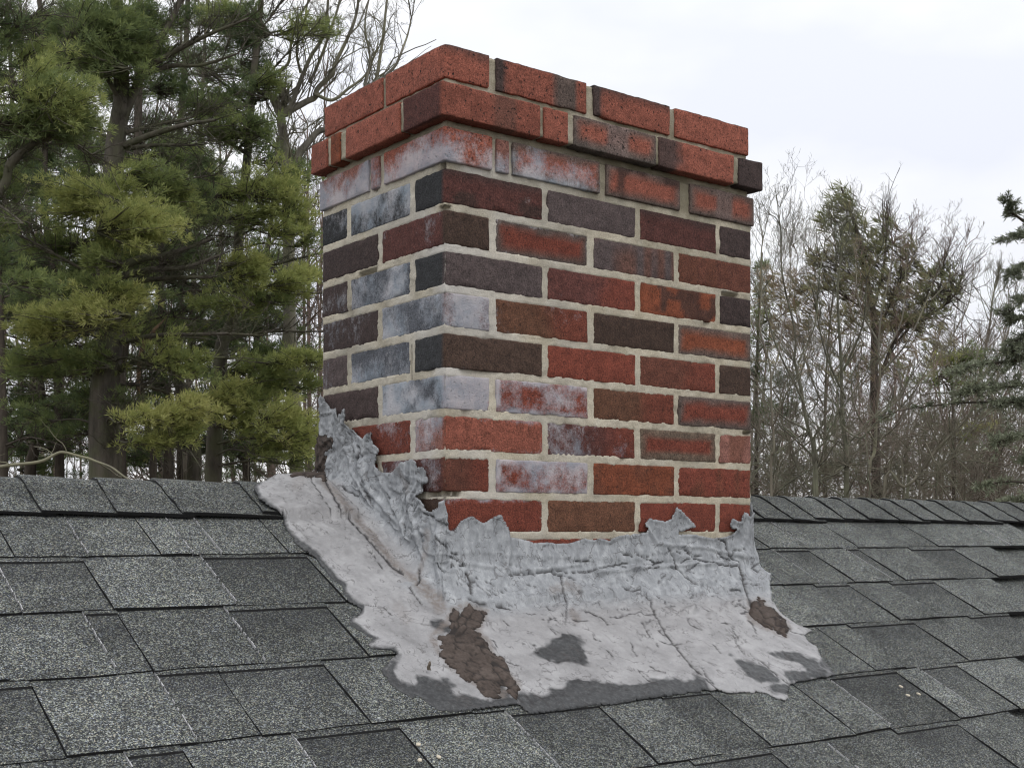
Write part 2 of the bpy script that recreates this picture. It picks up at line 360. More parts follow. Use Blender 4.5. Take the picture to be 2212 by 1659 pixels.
TOP = {'h': 0.0068, 'm': 0.0056, 'l': 0.0047}
def shingle_tab(xa, xb, ci, kind, pale, shade, seed):
    r = np.random.default_rng(seed)
    q0, q1 = BUTT[ci - 1], BUTT[ci]
    hb = TOP[kind] + r.uniform(-0.0007, 0.0007)
    lip = 0.011 + r.uniform(-0.003, 0.003)
    if kind == 'l':                                    # low tab: the strip above ends in a lip, then drops
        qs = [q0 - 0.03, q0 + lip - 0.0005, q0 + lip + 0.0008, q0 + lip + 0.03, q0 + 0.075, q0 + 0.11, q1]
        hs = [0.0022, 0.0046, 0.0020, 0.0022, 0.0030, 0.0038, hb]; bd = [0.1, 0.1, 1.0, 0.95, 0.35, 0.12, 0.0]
    else:
        qs = [q0 - 0.03, q0 + 0.004, q0 + 0.03, q0 + 0.075, q0 + 0.11, q1 - 0.006, q1]
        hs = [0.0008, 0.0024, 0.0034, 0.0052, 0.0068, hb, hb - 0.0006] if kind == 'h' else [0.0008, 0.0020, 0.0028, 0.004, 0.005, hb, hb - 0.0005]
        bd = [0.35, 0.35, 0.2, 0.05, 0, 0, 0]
    nx = 5; skew = r.uniform(-0.003, 0.003)
    xs = np.linspace(xa + 0.0006, xb - 0.0006, nx); top = []
    for q, h in zip(qs, hs):
        w = r.normal(0, 0.0006, nx) if q == q1 else 0
        top.append(slope_pt(xs, np.full(nx, q) + w + (skew * (xs - xa) / (xb - xa) if q == q1 else 0), np.full(nx, h) + r.normal(0, 0.0002, nx)))
    top = np.array(top); k = len(qs)
    V = top.reshape(-1, 3); low = []
    for i in range(k):
        low.append(top[i][[0, -1]] - NRM * (0.0052 if i == k - 1 else 0.004))
    butt = top[-1] - NRM * (hb + 0.0004 if kind == 'h' else hb)
    V = np.concatenate([V, np.array(low).reshape(-1, 3), butt]); B = k * nx; Bb = B + 2 * k
    Fq = [grid_faces(k, nx)[:, ::-1]]; mi = [0] * len(Fq[0])
    if kind == 'l': mi[nx - 1:2 * (nx - 1)] = [1] * (nx - 1)
    left = [[i * nx, B + 2 * i, B + 2 * i + 2, (i + 1) * nx] for i in range(k - 1)]
    right = [[i * nx + nx - 1, (i + 1) * nx + nx - 1, B + 2 * i + 3, B + 2 * i + 1] for i in range(k - 1)]
    fr = [[(k - 1) * nx + j, (k - 1) * nx + j + 1, Bb + j + 1, Bb + j][::-1] for j in range(nx - 1)]
    Fq += [np.array(left), np.array(right), np.array(fr)]; mi += [2 if pale else 1] * len(left) + [1] * len(right) + [1] * len(fr)
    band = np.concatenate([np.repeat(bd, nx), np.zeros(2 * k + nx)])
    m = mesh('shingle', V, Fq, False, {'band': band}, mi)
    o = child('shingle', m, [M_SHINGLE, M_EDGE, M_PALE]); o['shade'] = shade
    return o
sd = 100
for ci, js in JOINTS.items():
    xs = [x_on_butt(u, BUTT[ci]) for u, _, _ in js]
    for i in range(len(js) - 1):
        kind = js[i][1]; sd += 1
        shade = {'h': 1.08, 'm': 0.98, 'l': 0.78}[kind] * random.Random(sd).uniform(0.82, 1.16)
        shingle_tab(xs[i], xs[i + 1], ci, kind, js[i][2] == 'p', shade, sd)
# worn pale scuff lines where two tabs butt against each other: slivers of bare mat standing at the joint
def scuffs():
    Vs, Fs, n0 = [], [], 0
    for ci, js in JOINTS.items():
        for (u, kind, pale) in js:
            if pale != 'p': continue
            x = x_on_butt(u, BUTT[ci]); q0, q1 = BUTT[ci - 1] + 0.012, BUTT[ci]
            r = np.random.default_rng(int(u) + 999)
            qa = q0
            while qa < q1 - 0.004:
                L = r.uniform(0.002, 0.010); qb = min(qa + L, q1)
                if r.random() < 0.86:
                    w = r.uniform(0.00015, 0.0007); x = x_on_butt(u, BUTT[ci]) + r.normal(0, .0004); t = (np.array([qa, qb]) - q0) / (q1 - q0)
                    h = 0.0048 + 0.0042 * t + 0.0006
                    a = slope_pt(np.full(2, x - w), np.array([qa, qb]), h); b = slope_pt(np.full(2, x + w), np.array([qa, qb]), h)
                    c = slope_pt(np.full(2, x), np.array([qa, qb]), h - 0.006)
                    Vs.append([a[0], a[1], b[1], b[0], c[0], c[1]]); Fs += [[n0, n0 + 1, n0 + 2, n0 + 3], [n0 + 1, n0, n0 + 4, n0 + 5], [n0 + 3, n0 + 2, n0 + 5, n0 + 4]]; n0 += 6
                qa = qb + r.uniform(0, 0.0025)
    return mesh('joint_scuff', np.array(Vs).reshape(-1, 3), np.array(Fs))
o = child('joint_scuff', scuffs(), M_PALE); o['kind'] = 'stuff'

# ridge caps: each a bent shingle lapped over the next
def ridge_cap(xa, xb, shade, seed, qlow):
    r = np.random.default_rng(seed); nprof = 15
    s = np.linspace(-1, 1, nprof); half = 0.122 + r.uniform(-0.004, 0.004)
    rad = 0.05; th0 = ALPHA
    prof = []
    for t in s:                                        # arc over the ridge then straight down each slope
        L = abs(t) * half; arc = rad * th0
        if L < arc: a = L / rad; y, z = rad * math.sin(a), rad * math.cos(a) - rad / math.cos(th0) + 0.0
        else: y = rad * math.sin(th0) + (L - arc) * math.cos(th0); z = rad * math.cos(th0) - rad / math.cos(th0) - (L - arc) * math.sin(th0)
        prof.append((math.copysign(y, t), z))
    prof = np.array(prof)
    nrm = np.stack([np.gradient(prof[:, 1]), -np.gradient(prof[:, 0])], -1); nrm /= -np.linalg.norm(nrm, axis=1)[:, None]
    xs = [xa, xa + 0.002, (xa + xb) / 2, xb, xb + 0.03]; hs = [0.0105, 0.0110, 0.0092, 0.0070, 0.005]
    sk = r.uniform(-0.006, 0.006); top, bot = [], []
    for x, h in zip(xs, hs):
        wob = r.normal(0, 0.0006, nprof)
        p = prof + nrm * (h + wob)[:, None]; b = prof + nrm * (h - 0.0052)
        xx = x + sk * s + (r.normal(0, 0.0007, nprof) if x == xa else 0)
        top.append(np.stack([xx, YR + p[:, 0], ZR + p[:, 1] + 0.004], -1)); bot.append(np.stack([xx, YR + b[:, 0], ZR + b[:, 1] + 0.004], -1))
    T, B_ = np.array(top).reshape(-1, 3), np.array(bot).reshape(-1, 3); k = len(xs); N = k * nprof
    V = np.concatenate([T, B_])
    fr = [[j, j + 1, N + j + 1, N + j] for j in range(nprof - 1)]
    lo = [[i * nprof, N + i * nprof, N + (i + 1) * nprof, (i + 1) * nprof] for i in range(k - 1)]
    hi = [[i * nprof + nprof - 1, (i + 1) * nprof + nprof - 1, N + (i + 1) * nprof + nprof - 1, N + i * nprof + nprof - 1] for i in range(k - 1)]
    gt = grid_faces(k, nprof)
    m = mesh('ridge_shingle', V, [gt, grid_faces(k, nprof, N)[:, ::-1], np.array(fr), np.array(lo), np.array(hi)], True, {'band': np.zeros(2 * N)},
             [0] * len(gt) + [1] * (len(gt) + len(fr) + len(lo) + len(hi)))
    me_ = m; me_.polygons.foreach_set('use_smooth', [i < len(gt) for i in range(len(me_.polygons))])
    o = child('ridge_shingle', m, [M_SHINGLE, M_EDGE]); o['shade'] = shade
RIDGE = [-0.98, -0.86, -0.75, -0.655, -0.5635, -0.4497, -0.3577, -0.2158, -0.09]
RIDGE2 = [0.76, 0.86, 0.95, 1.0395, 1.1233, 1.2282, 1.3121, 1.4184, 1.509, 1.6028, 1.698, 1.8237, 1.9294, 2.037, 2.14, 2.25, 2.36, 2.46]
for L in (RIDGE, RIDGE2):
    for i in range(len(L) - 1):
        ridge_cap(L[i], L[i + 1], random.Random(i * 7 + len(L)).uniform(0.72, 0.95), 500 + i + len(L), 0)

# ------------------------------------------------------------------ chimney
chim = thing('chimney', (W / 2, D / 2, ZB), 'weathered red and dark brick chimney with a stepped two-course cap', 'chimney')
CO = np.array([W / 2, D / 2, ZB])
def lattice_box(b0, b1, step, r=0.0):
    """closed surface of a box as a shared-vertex lattice"""
    axes = []
    for a, b in zip(b0, b1):
        L = b - a; k = max(1, int(round((L - 2 * r) / step)))
        core = np.linspace(a + r, b - r, k + 1)
        axes.append(np.concatenate([[a, a + r * 0.35], core, [b - r * 0.35, b]]) if r > 0 else core)
    nx, ny, nz = [len(a) for a in axes]
    idx = -np.ones((nx, ny, nz), int); I, J, K = np.meshgrid(range(nx), range(ny), range(nz), indexing='ij')
    surf = (I == 0) | (I == nx - 1) | (J == 0) | (J == ny - 1) | (K == 0) | (K == nz - 1)
    idx[surf] = np.arange(surf.sum())
    P = np.stack([axes[0][I[surf]], axes[1][J[surf]], axes[2][K[surf]]], -1)
    def q(a, flip):
        f = np.stack([a[:-1, :-1], a[1:, :-1], a[1:, 1:], a[:-1, 1:]], -1).reshape(-1, 4)
        return f[:, ::-1] if flip else f
    Fc = np.concatenate([q(idx[0], True), q(idx[-1], False), q(idx[:, 0], False), q(idx[:, -1], True), q(idx[:, :, 0], True), q(idx[:, :, -1], False)])
    return P, Fc
COLS = {'R': (.255, .084, .057), 'r': (.172, .046, .030), 'm': (.135, .050, .034), 'b': (.066, .041, .031), 'd': (.055, .038, .036), 'p': (.088, .067, .066),
        'k': (.036, .037, .040), 'o': (.195, .058, .029), 'g': (.105, .112, .130), 'n': (.130, .060, .036), 'q': (.105, .040, .034), 'w': (.24, .11, .088)}
FACES = {'f': [], 'l': []}
def brick(b0, b1, cf, ef, cl=None, el=0.0, pat='', seed=0, step=0.0085, pit=0.35, grad=0.0):
    b0, b1 = np.array(b0, float), np.array(b1, float)
    if b0[1] < .05: FACES['f'].append((b0[0], b1[0], b0[2], b1[2]))
    if b0[0] < .05: FACES['l'].append((b0[1], b1[1], b0[2], b1[2]))
    P, Fc = lattice_box(b0, b1, step, 0.0028)
    c = (b0 + b1) / 2; h = (b1 - b0) / 2; r = 0.0025 + 0.0009 * noise(P, 40, seed)
    r = np.clip(r, 0.0014, 0.0045)[:, None]
    qn = np.clip(P, b0 + r, b1 - r); dv = P - qn; ln = np.linalg.norm(dv, axis=1, keepdims=True); nd = dv / np.maximum(ln, 1e-9)
    V = qn + nd * r
    amp = 0.0010 * fbm(P + seed * 3.1, 45, 3, seed) + 0.0006 * noise(P, 160, seed + 5)
    chip = np.clip(noise(P + seed, 28, seed + 9) - 0.55, 0, 1) * 0.006 * (np.sum(np.abs((P - c) / h) > 0.93, 1) >= 2)
    V = V + nd * (amp - chip)[:, None]
    rr = random.Random(seed); V = V + np.array([rr.uniform(-1, 1) * .0006, rr.uniform(-1, 1) * .0008, 0])
    # colour by face and by firing pattern
    s = (P - b0) / (b1 - b0); left = (P[:, 0] - b0[0] < 0.0036) & (P[:, 1] - b0[1] > 0.0030) if cl is not None else np.zeros(len(P), bool)
    t = np.where(left, s[:, 1], s[:, 0]); z = s[:, 2]
    col = np.where(left[:, None], np.array(COLS[cl or cf]), np.array(COLS[cf])).astype(float)
    grey = np.array([.10, .085, .075]); red = np.array(COLS['r']); dark = np.array([.045, .034, .032])
    wob = 0.10 * noise(P, 30, seed + 3) + 0.05 * noise(P, 90, seed + 4)
    def blend(c2, k): 
        k = (k * ~left)[:, None]; return col * (1 - k) + np.array(c2) * k
    Ln = (b1 - b0)[0]
    ed = np.minimum(np.minimum(t, 1 - t) * Ln, np.minimum(z, 1 - z) * (b1 - b0)[2])
    if 'f' in pat: col = blend(grey, 0.9 * (1 - sstep(0.006, 0.016, ed + wob * 0.03)))      # flashed rim, red heart
    if 'F' in pat: col = blend(np.array([.13, .10, .075]), 0.95 * (1 - sstep(0.009, 0.019, ed + wob * 0.02)))
    if 't' in pat: col = blend(dark, 0.7 * sstep(0.62, 0.95, z + wob))
    if 'u' in pat: col = blend(grey, 0.8 * sstep(0.45, 0.1, z + wob))
    if 'b' in pat: col = blend(np.array([.17, .075, .055]), 0.85 * sstep(0.48, 0.53, t) * sstep(0.76, 0.72, t))
    if 'B' in pat: col = blend(grey, 0.9 * sstep(0.60, 0.65, t) * sstep(0.90, 0.86, t))
    if 'c' in pat: col = blend(np.array([.15, .11, .10]), 0.9 * sstep(0.36, 0.42, t) * sstep(0.68, 0.62, t))
    if 'e' in pat: col = blend(dark * 1.3, 0.95 * sstep(0.12, 0.07, t))
    if 's' in pat: col = blend(dark * 1.2, 0.9 * sstep(0.35, 0.1, t + wob * 2.2))
    if 'h' in pat: col = blend(np.array([.05, .03, .025]), 0.8 * sstep(0.05, 0.2, noise(P, 38, seed + 21) - 0.15 + 0.4 * (z - .5)))
    if 'x' in pat: col = blend(red, 0.85 * sstep(0.45, 0.8, t + wob))
    if 'v' in pat: col = blend(np.array([.13, .05, .03]), 0.6 * sstep(-0.1, 0.5, noise(P * [1, 1, .2], 60, seed + 22)))
    ev = np.where(left, el, ef) * (1 + 0.65 * fbm(P, 22, 2, seed + 31))
    if grad: ev = ev * (1 + grad * (0.5 - z) * 0.6)
    cor = np.exp(-np.maximum(P[:, 0] + P[:, 1], 0) / .16) * sstep(.0, -.06, P[:, 2]); ev = ev + .12 * cor * (.5 + .8 * noise(P, 16, 501)) * (np.maximum(ef, el) > .035)
    if 'E' in pat: ev = ev + 0.45 * (1 - sstep(0.003, 0.012, ed)) * (0.5 + 0.5 * noise(P, 50, seed + 33)) * ~left
    col = col * (1 + 0.14 * rr.uniform(-1, 1))
    top = (s[:, 2] > 0.97) & (b1[2] > 0.1)
    col = np.where(top[:, None], col * 0.35 + 0.06, col)                                    # lichen-grey weathered upper face of the cap
    put_me = mesh('brick', V, Fc, True, {'tint': np.clip(col, 0, 1), 'eff': np.clip(ev, 0, 1), 'pit': np.full(len(V), pit)})
    put(put_me, CO); return link('brick', put_me, M_BRICK, chim)

JT = 0.0108
def zrow(k): return -k * PITCH - (PITCH - JT), -k * PITCH
# body courses, front face: (x from, x to, colour, bloom, pattern); left face colours and blooms from the near corner backwards
ODD = [(0, .1955), (.2065, .4045), (.4155, .6068), (.6168, W)]
EVEN = [(0, .0865), (.100, .2946), (.3076, .4996), (.510, W)]
ROWS = {
    0: dict(f=[('R', .62, ''), ('w', .45, ''), ('R', .60, 'f'), ('R', .05, 'fh'), ('R', .0, 'cf')], l=[('R', .66), ('R', .55), ('w', .80)], fx=[(0, .0892), (.0983, .1238), (.131, .3186), (.334, .5114), (.536, .7065)], ly=[(0, .177), (.1918, .2175), (.225, D + .004)], e=.0045, grad=1.0),
    1: dict(f=[('q', .26, 'ht'), ('p', .10, ''), ('q', .04, 't'), ('d', 0, '')], l=[('k', .14), ('k', .76), ('k', .40)], grad=-.8),
    2: dict(f=[('b', .03, ''), ('r', .14, 'fE'), ('p', .02, 'v'), ('m', .0, 'v')], l=[('q', .30), ('d', .16)], grad=-.7),
    3: dict(f=[('p', .05, ''), ('q', .24, 'x'), ('o', .0, 'h'), ('d', 0, '')], l=[('k', .10), ('g', .55), ('d', .34)]),
    4: dict(f=[('q', .72, ''), ('n', .33, 'x'), ('b', .04, ''), ('o', .0, 'f')], l=[('g', .62), ('d', .40)]),
    5: dict(f=[('b', .20, ''), ('r', .04, ''), ('m', .0, 'x'), ('b', 0, '')], l=[('k', .06), ('g', .52), ('p', .36)], grad=.9),
    6: dict(f=[('w', .90, ''), ('r', .52, 'E'), ('n', .0, 'x'), ('r', .0, 'f')], l=[('g', .74), ('d', .22)]),
    7: dict(f=[('R', .22, 'E'), ('q', .46, 'x'), ('r', .02, 'F'), ('w', .10, 'v')], l=[('w', .62), ('r', .42), ('q', .3)]),
    8: dict(f=[('m', .14, 'x'), ('r', .62, 'E'), ('o', .0, 'v'), ('r', .0, 'v')], l=[('q', .40), ('r', .3)]),
    9: dict(f=[('r', .17, 'E'), ('n', .0, ''), ('r', .0, ''), ('r', 0, '')], l=[('b', .05), ('r', .2), ('q', .1)], grad=-.9),
    10: dict(f=[('r', .1, ''), ('r', .05, ''), ('r', .0, ''), ('m', 0, '')], l=[('r', .2), ('q', .1)]),
    11: dict(f=[('r', .1, ''), ('r', .05, ''), ('r', .0, ''), ('m', 0, '')], l=[('r', .2), ('q', .1), ('q', .1)]),
    12: dict(f=[('r', .1, ''), ('r', .05, ''), ('r', .0, ''), ('m', 0, '')], l=[('r', .2), ('q', .1)]),
}
sd = 1000
BW = 0.088                                              # brick depth
for k, rw in ROWS.items():
    z0, z1 = zrow(k); e = rw.get('e', 0.0); odd = k % 2 == 1; g = rw.get('grad', 0)
    fx = rw.get('fx', ODD if odd else EVEN)
    ly = rw.get('ly', [(0, .087), (.101, .2905), (.3035, D)] if odd else [(0, .1875), (.2005, D)])
    nF, st = len(fx), (0.0085 if k < 11 else 0.03)
    for i, ((a, b), (c, ef, pat)) in enumerate(zip(fx, rw['f'])):
        sd += 1; last = i == nF - 1
        y1 = (ly[0][1] if i == 0 else (ly[0][1] if (last and odd and k) else BW))
        brick((a - (e if i == 0 else 0), -e, z0), (b, y1, z1), c, ef, rw['l'][0][0] if i == 0 else None, rw['l'][0][1] if i == 0 else 0, pat, sd, st, 0.55 if k else 0.8, g)
    for j in range(1, len(ly)):
        sd += 1; (a, b), (c, el) = ly[j], rw['l'][j]
        x1 = BW if j < len(ly) - 1 or not odd else 0.19
        brick((-e, a, z0), (x1, b, z1), c, el, c, el, '', sd, st, 0.55 if k else 0.8, g)
    # right face and back, away from the view
    re = fx[-1][1]
    ra = (ly[0][1] if odd and k else BW) + 0.011
    yy = [(ra, 0.2905), (0.3035, D + e)] if not odd else [(ra, D + e)]
    for a, b in yy:
        sd += 1; brick((re - BW, a, z0), (re, b, z1), random.Random(sd).choice('rmrqR'), .05, seed=sd, step=0.03)
    xs = np.linspace(0.2 if odd else BW + .011, re - BW - .011, 3)
    for a, b in zip(xs[:-1], xs[1:]):
        sd += 1; brick((a, D + e - BW, z0), (b - 0.011, D + e, z1), random.Random(sd).choice('rmqpR'), .15, seed=sd, step=0.03)
# corbelled course and top course
E2 = 0.0155
S_ = dict(z=(0.0130, 0.0655), f=[(-E2, .179, 'R', .08, 'b'), (.1868, .2384, 'R', .26, ''), (.2515, .4404, 'R', .04, 'fcu'), (.4480, .6393, 'R', .0, 's'), (.6519, W + E2, 'd', 0, '')],
          l=[(-E2, .0985, 'q', .02), (.1082, .2825, 'R', .06), (.3034, .336, 'o', .04), (.3493, D + E2, 'R', .04)], x0=-E2, y0=-E2)
T_ = dict(z=(0.0770, 0.1300), f=[(-.003, .0845, 'R', .05, 't'), (.0983, .2894, 'R', .10, 'eB'), (.305, .4859, 'R', .0, 'et'), (.4998, .693, 'R', .0, '')],
          l=[(-.003, .1726, 'R', .10), (.1829, .381, 'R', .10)], x0=-.003, y0=-.003)
for R_ in (S_, T_):
    z0, z1 = R_['z']; nf = len(R_['f'])
    for i, (a, b, c, ef, pat) in enumerate(R_['f']):
        sd += 1
        brick((a, R_['y0'], z0), (b, R_['l'][0][1] if i == 0 else BW + .01, z1), c, ef, R_['l'][0][2] if i == 0 else None, R_['l'][0][3] if i == 0 else 0, pat, sd, pit=1.0)
    for j in range(1, len(R_['l'])):
        a, b, c, el = R_['l'][j]; sd += 1
        brick((R_['x0'], a, z0), (BW, b, z1), c, el, c, el, '', sd, pit=1.0)
    xr, yb = R_['f'][-1][1], R_['l'][-1][1]
    sd += 1; brick((xr - BW, BW + .021, z0), (xr, BW + .2, z1), 'R', .05, seed=sd, step=.03, pit=1)
    sd += 1; brick((xr - BW, BW + .211, z0), (xr, yb, z1), 'R', .05, seed=sd, step=.03, pit=1)
    xs = np.linspace(BW + .011, xr - BW, 4)
    for a, b in zip(xs[:-1], xs[1:]):
        sd += 1; brick((a, yb - BW, z0), (b - .011, yb, z1), random.Random(sd).choice('RRm'), .05, seed=sd, step=.03, pit=1)
# mortar: one rough body behind and between the bricks
Vm, Fm, n0 = [], [], 0
LOST = [(.622, .668, -.1935, -.1865, 'f'), (.205, .262, -.1935, -.186, 'l'), (0, .012, -.1285, -.121, 'f'), (0, .014, -.1285, -.121, 'l'), (0, .012, -.064, -.056, 'l'), (0, .03, -.577, -.568, 'f'), (0, .05, -.577, -.568, 'l'), (.094, .099, -.385, -.33, 'l'), (.68, .7, -.449, -.441, 'f')]
for b0, b1, st in [((.0007, .0007, -.95), (W - .0007, D - .0007, -.002), .0032), ((.006, .006, -.004), (W - .004, D - .004, .016), .006), ((-E2 + .0035, -E2 + .0035, .0165), (W + E2 - .0035, D + E2 - .0035, .0630), .0045), ((.001, .001, .061), (.6885, .377, .1265), .0045)]:
    P, Fc = lattice_box(b0, b1, st)
    c = (np.array(b0) + np.array(b1)) / 2; h = (np.array(b1) - np.array(b0)) / 2
    s = (P - c) / h; nd = np.where(np.abs(s) > 0.9999, np.sign(s), 0.0); nd /= np.linalg.norm(nd, axis=1, keepdims=True)
    a = 0.0007 * fbm(P, 55, 2, 3) + 0.0007 * noise(P, 130, 4) + 0.0007 * noise(P, 260, 8)
    pitm = np.clip(noise(P, 24, 11) - 0.62, 0, 1) * 0.012
    wig = 0.0010 * noise(P, 170, 15) + 0.0008 * noise(P, 420, 16)
    for key, ax, m in (('f', 0, nd[:, 1] < -.5), ('l', 1, nd[:, 0] < -.5)):     # the bed lies behind the bricks, only the joints come forward
        ins = np.full(len(P), -1.0)
        for (u0, u1, w0, w1) in FACES[key]:
            ins = np.maximum(ins, np.minimum(np.minimum(P[:, ax] - u0, u1 - P[:, ax]), np.minimum(P[:, 2] - w0, w1 - P[:, 2])))
        for (q0_, q1_, w0, w1, kk) in LOST:            # mortar fallen out of the bed
            if kk == key: a = np.where(m & (P[:, ax] > q0_) & (P[:, ax] < q1_) & (P[:, 2] > w0) & (P[:, 2] < w1), a - .016, a)
        a = np.where(m, a - 0.007 * sstep(0.0022, 0.0052, ins + wig), a)
    Vm.append(P + nd * (a - pitm)[:, None]); Fm.append(Fc + n0); n0 += len(P)
V = np.concatenate(Vm)
moss = np.clip(0.25 + 0.75 * sstep(-.20, .0, V[:, 2]) * sstep(.1, .5, V[:, 0]) + 0.5 * sstep(-.02, .01, V[:, 2]), 0, 1) * 0.8
mm = mesh('mortar', V, Fm, True, {'moss': moss, 'bloom': np.exp(-np.maximum(V[:, 0] + V[:, 1], 0) / .20) * sstep(.0, -.06, V[:, 2]) * np.clip(.55 + .8 * noise(V, 16, 501), 0, 1)}); put(mm, CO); link('mortar', mm, M_MORTAR, chim)

# ------------------------------------------------------------------ flashing of coated membrane around the chimney foot
flash = thing('chimney_flashing', (0.0, 0.0, ZB), 'torn silver-grey coated roof flashing wrapped around the brick chimney foot', 'flashing')
FO = np.array([0, 0, ZB])
A = lambda n: np.linspace(0, 1, n)
per = []                                               # base point, outward direction, fillet radius, section id
for t in A(30): per.append((.16 * (1 - t), D, 0, 1, .05, 0))
for t in A(70)[1:]: a = math.pi / 2 * (1 + t); per.append((0, D, math.cos(a), math.sin(a), .05, 1))
for t in A(160)[1:]: per.append((0, D * (1 - t), -1, 0, .030 + .012 * t, 2))
for t in A(130)[1:]: a = math.pi * (1 + t / 2); per.append((0, 0, math.cos(a), math.sin(a), .042 + .010 * t, 3))
for t in A(290)[1:]: per.append((W * t, 0, 0, -1, .052 - .008 * t, 4))
for t in A(100)[1:]: a = math.pi * (1.5 + t / 2); per.append((W, 0, math.cos(a), math.sin(a), .044 - .012 * t, 5))
for t in A(90)[1:]: per.append((W, .28 * t, 1, 0, .032, 6))
per = np.array(per); sec = per[:, 5]
DEL = 0.0055
prof_t = []
for h in np.linspace(0.21, 0.0, 80): prof_t.append(('w', h))
for a in np.linspace(0, math.pi / 2, 30)[1:]: prof_t.append(('f', a))
for d in np.linspace(0, 0.36, 132)[1:]: prof_t.append(('r', d))
NP, NQ = len(per), len(prof_t)
rad = per[:, 4] * (1 + 0.25 * noise(np.stack([np.arange(NP) * .02, np.zeros(NP)], -1), 1.0, 5))
dd = np.zeros((NP, NQ)); hh = np.zeros((NP, NQ)); wallness = np.zeros((NP, NQ))
for j, (k, v) in enumerate(prof_t):
    if k == 'w': dd[:, j] = DEL + 0.010 * (1 - min(1, v / .05)) ** 2; hh[:, j] = rad + v; wallness[:, j] = 1
    elif k == 'f': dd[:, j] = DEL + .010 + rad * (1 - math.cos(v)); hh[:, j] = rad * (1 - math.sin(v)) + 0.012 * math.sin(v) ; wallness[:, j] = 1 - v / (math.pi / 2)
    else: dd[:, j] = DEL + .010 + rad + v; hh[:, j] = 0.012
X = per[:, 0, None] + per[:, 2, None] * dd; Y = per[:, 1, None] + per[:, 3, None] * dd
qy = (Y1 - Y) / CA; drape = np.zeros_like(qy)          # the sheet drapes over the lapped shingles
for b0_, b1_ in zip(BUTT[:-1], BUTT[1:]):
    tq = (qy - b0_) / (b1_ - b0_); m_ = (tq >= 0) & (tq < 1)
    drape = np.where(m_, 0.0030 + 0.0044 * tq + 0.0040 * (1 - sstep(0, .022, qy - b0_)) * (1 - 0.5 * tq), drape)
drape = np.where(qy < -.108, np.maximum(drape, .0175 * sstep(-.100, -.112, qy) + .003), drape)
hh = np.where((wallness <= 0), drape + 0.0030, hh)
Z = zroof(Y) + hh
Z = np.where(wallness > 0, zroof(per[:, 1, None] + per[:, 3, None] * np.minimum(dd, DEL + .010 + rad[:, None])) * (1 - wallness) + wallness * zroof(per[:, 1, None]) + hh, Z)
base = np.stack([X, Y, Z], -1)
def gnormal(G):
    du = np.gradient(G, axis=0); dv = np.gradient(G, axis=1); nn = np.cross(du, dv)
    ln = np.linalg.norm(nn, axis=-1, keepdims=True); nn = nn / np.maximum(ln, 1e-12)
    return nn
NN = gnormal(base)
outv = np.stack([per[:, 2], per[:, 3], np.zeros(NP)], -1)[:, None, :] * wallness[..., None] + np.array([0, 0, 1.0]) * (1 - wallness[..., None])
sgn = np.sign(np.sum(NN * outv, -1, keepdims=True)); NN = NN * np.where(sgn == 0, 1, sgn)
px0 = to_px(base).reshape(-1, 2)
px = px0 + 2.2 * np.stack([noise(base.reshape(-1, 3), 70, 71), noise(base.reshape(-1, 3), 70, 72)], -1) + 1.4 * np.stack([noise(base.reshape(-1, 3), 190, 73), noise(base.reshape(-1, 3), 190, 74)], -1)

TORN = [(960, 1079), (965, 1120), (966, 1146), (979, 1148), (991, 1130), (1021, 1115), (1037, 1128), (1047, 1130), (1068, 1115), (1082, 1113), (1092, 1128), (1095, 1143), (1103, 1158), (1148, 1171), (1185, 1173), (1228, 1174), (1259, 1164), (1280, 1168), (1294, 1163), (1314, 1170), (1328, 1161), (1351, 1154), (1382, 1154), (1397, 1150), (1399, 1141), (1391, 1133), (1405, 1120), (1436, 1128), (1451, 1121), (1456, 1107), (1462, 1096), (1480, 1110), (1502, 1138), (1482, 1143), (1466, 1148), (1466, 1155), (1488, 1154), (1540, 1163), (1577, 1157), (1590, 1146), (1574, 1139), (1579, 1119), (1599, 1127), (1609, 1102), (1619, 1116), (1640, 1100)]
RIGHT = [(1660, 1150), (1665, 1250), (1668, 1298), (1692, 1326), (1722, 1347), (1757, 1360), (1736, 1370), (1746, 1384), (1766, 1399), (1774, 1417), (1806, 1456)]
BOTTOM = [(1707, 1474), (1702, 1505), (1697, 1512), (1671, 1503), (1645, 1492), (1583, 1494), (1552, 1487), (1540, 1488), (1400, 1506), (1364, 1513), (1143, 1541), (1122, 1518), (986, 1536), (950, 1532), (899, 1500), (855, 1472), (838, 1446), (846, 1428), (868, 1414), (856, 1396)]
LEFTS = [(803, 1391), (824, 1377), (800, 1364), (767, 1339), (788, 1323), (790, 1303), (764, 1290), (752, 1277), (752, 1259), (731, 1241), (711, 1220), (695, 1197), (654, 1169), (634, 1148), (621, 1128), (620, 1107), (595, 1089), (569, 1071), (560, 1053), (575, 1035), (600, 1022), (640, 1005)]
LWALL = [(655, 950), (680, 870), (698, 855), (705, 872), (712, 883), (724, 881), (739, 906), (754, 881), (759, 894), (753, 916), (787, 948), (805, 931), (806, 947), (821, 974), (811, 1001), (827, 1019), (845, 1021), (855, 1009), (872, 996), (898, 992), (905, 1014), (918, 1009), (927, 1044), (917, 1050), (918, 1064), (904, 1073), (920, 1083), (930, 1104), (939, 1107)]
OUTLINE = TORN + RIGHT + BOTTOM + LEFTS + LWALL
sdv = poly_sd(px, OUTLINE).reshape(NP, NQ)
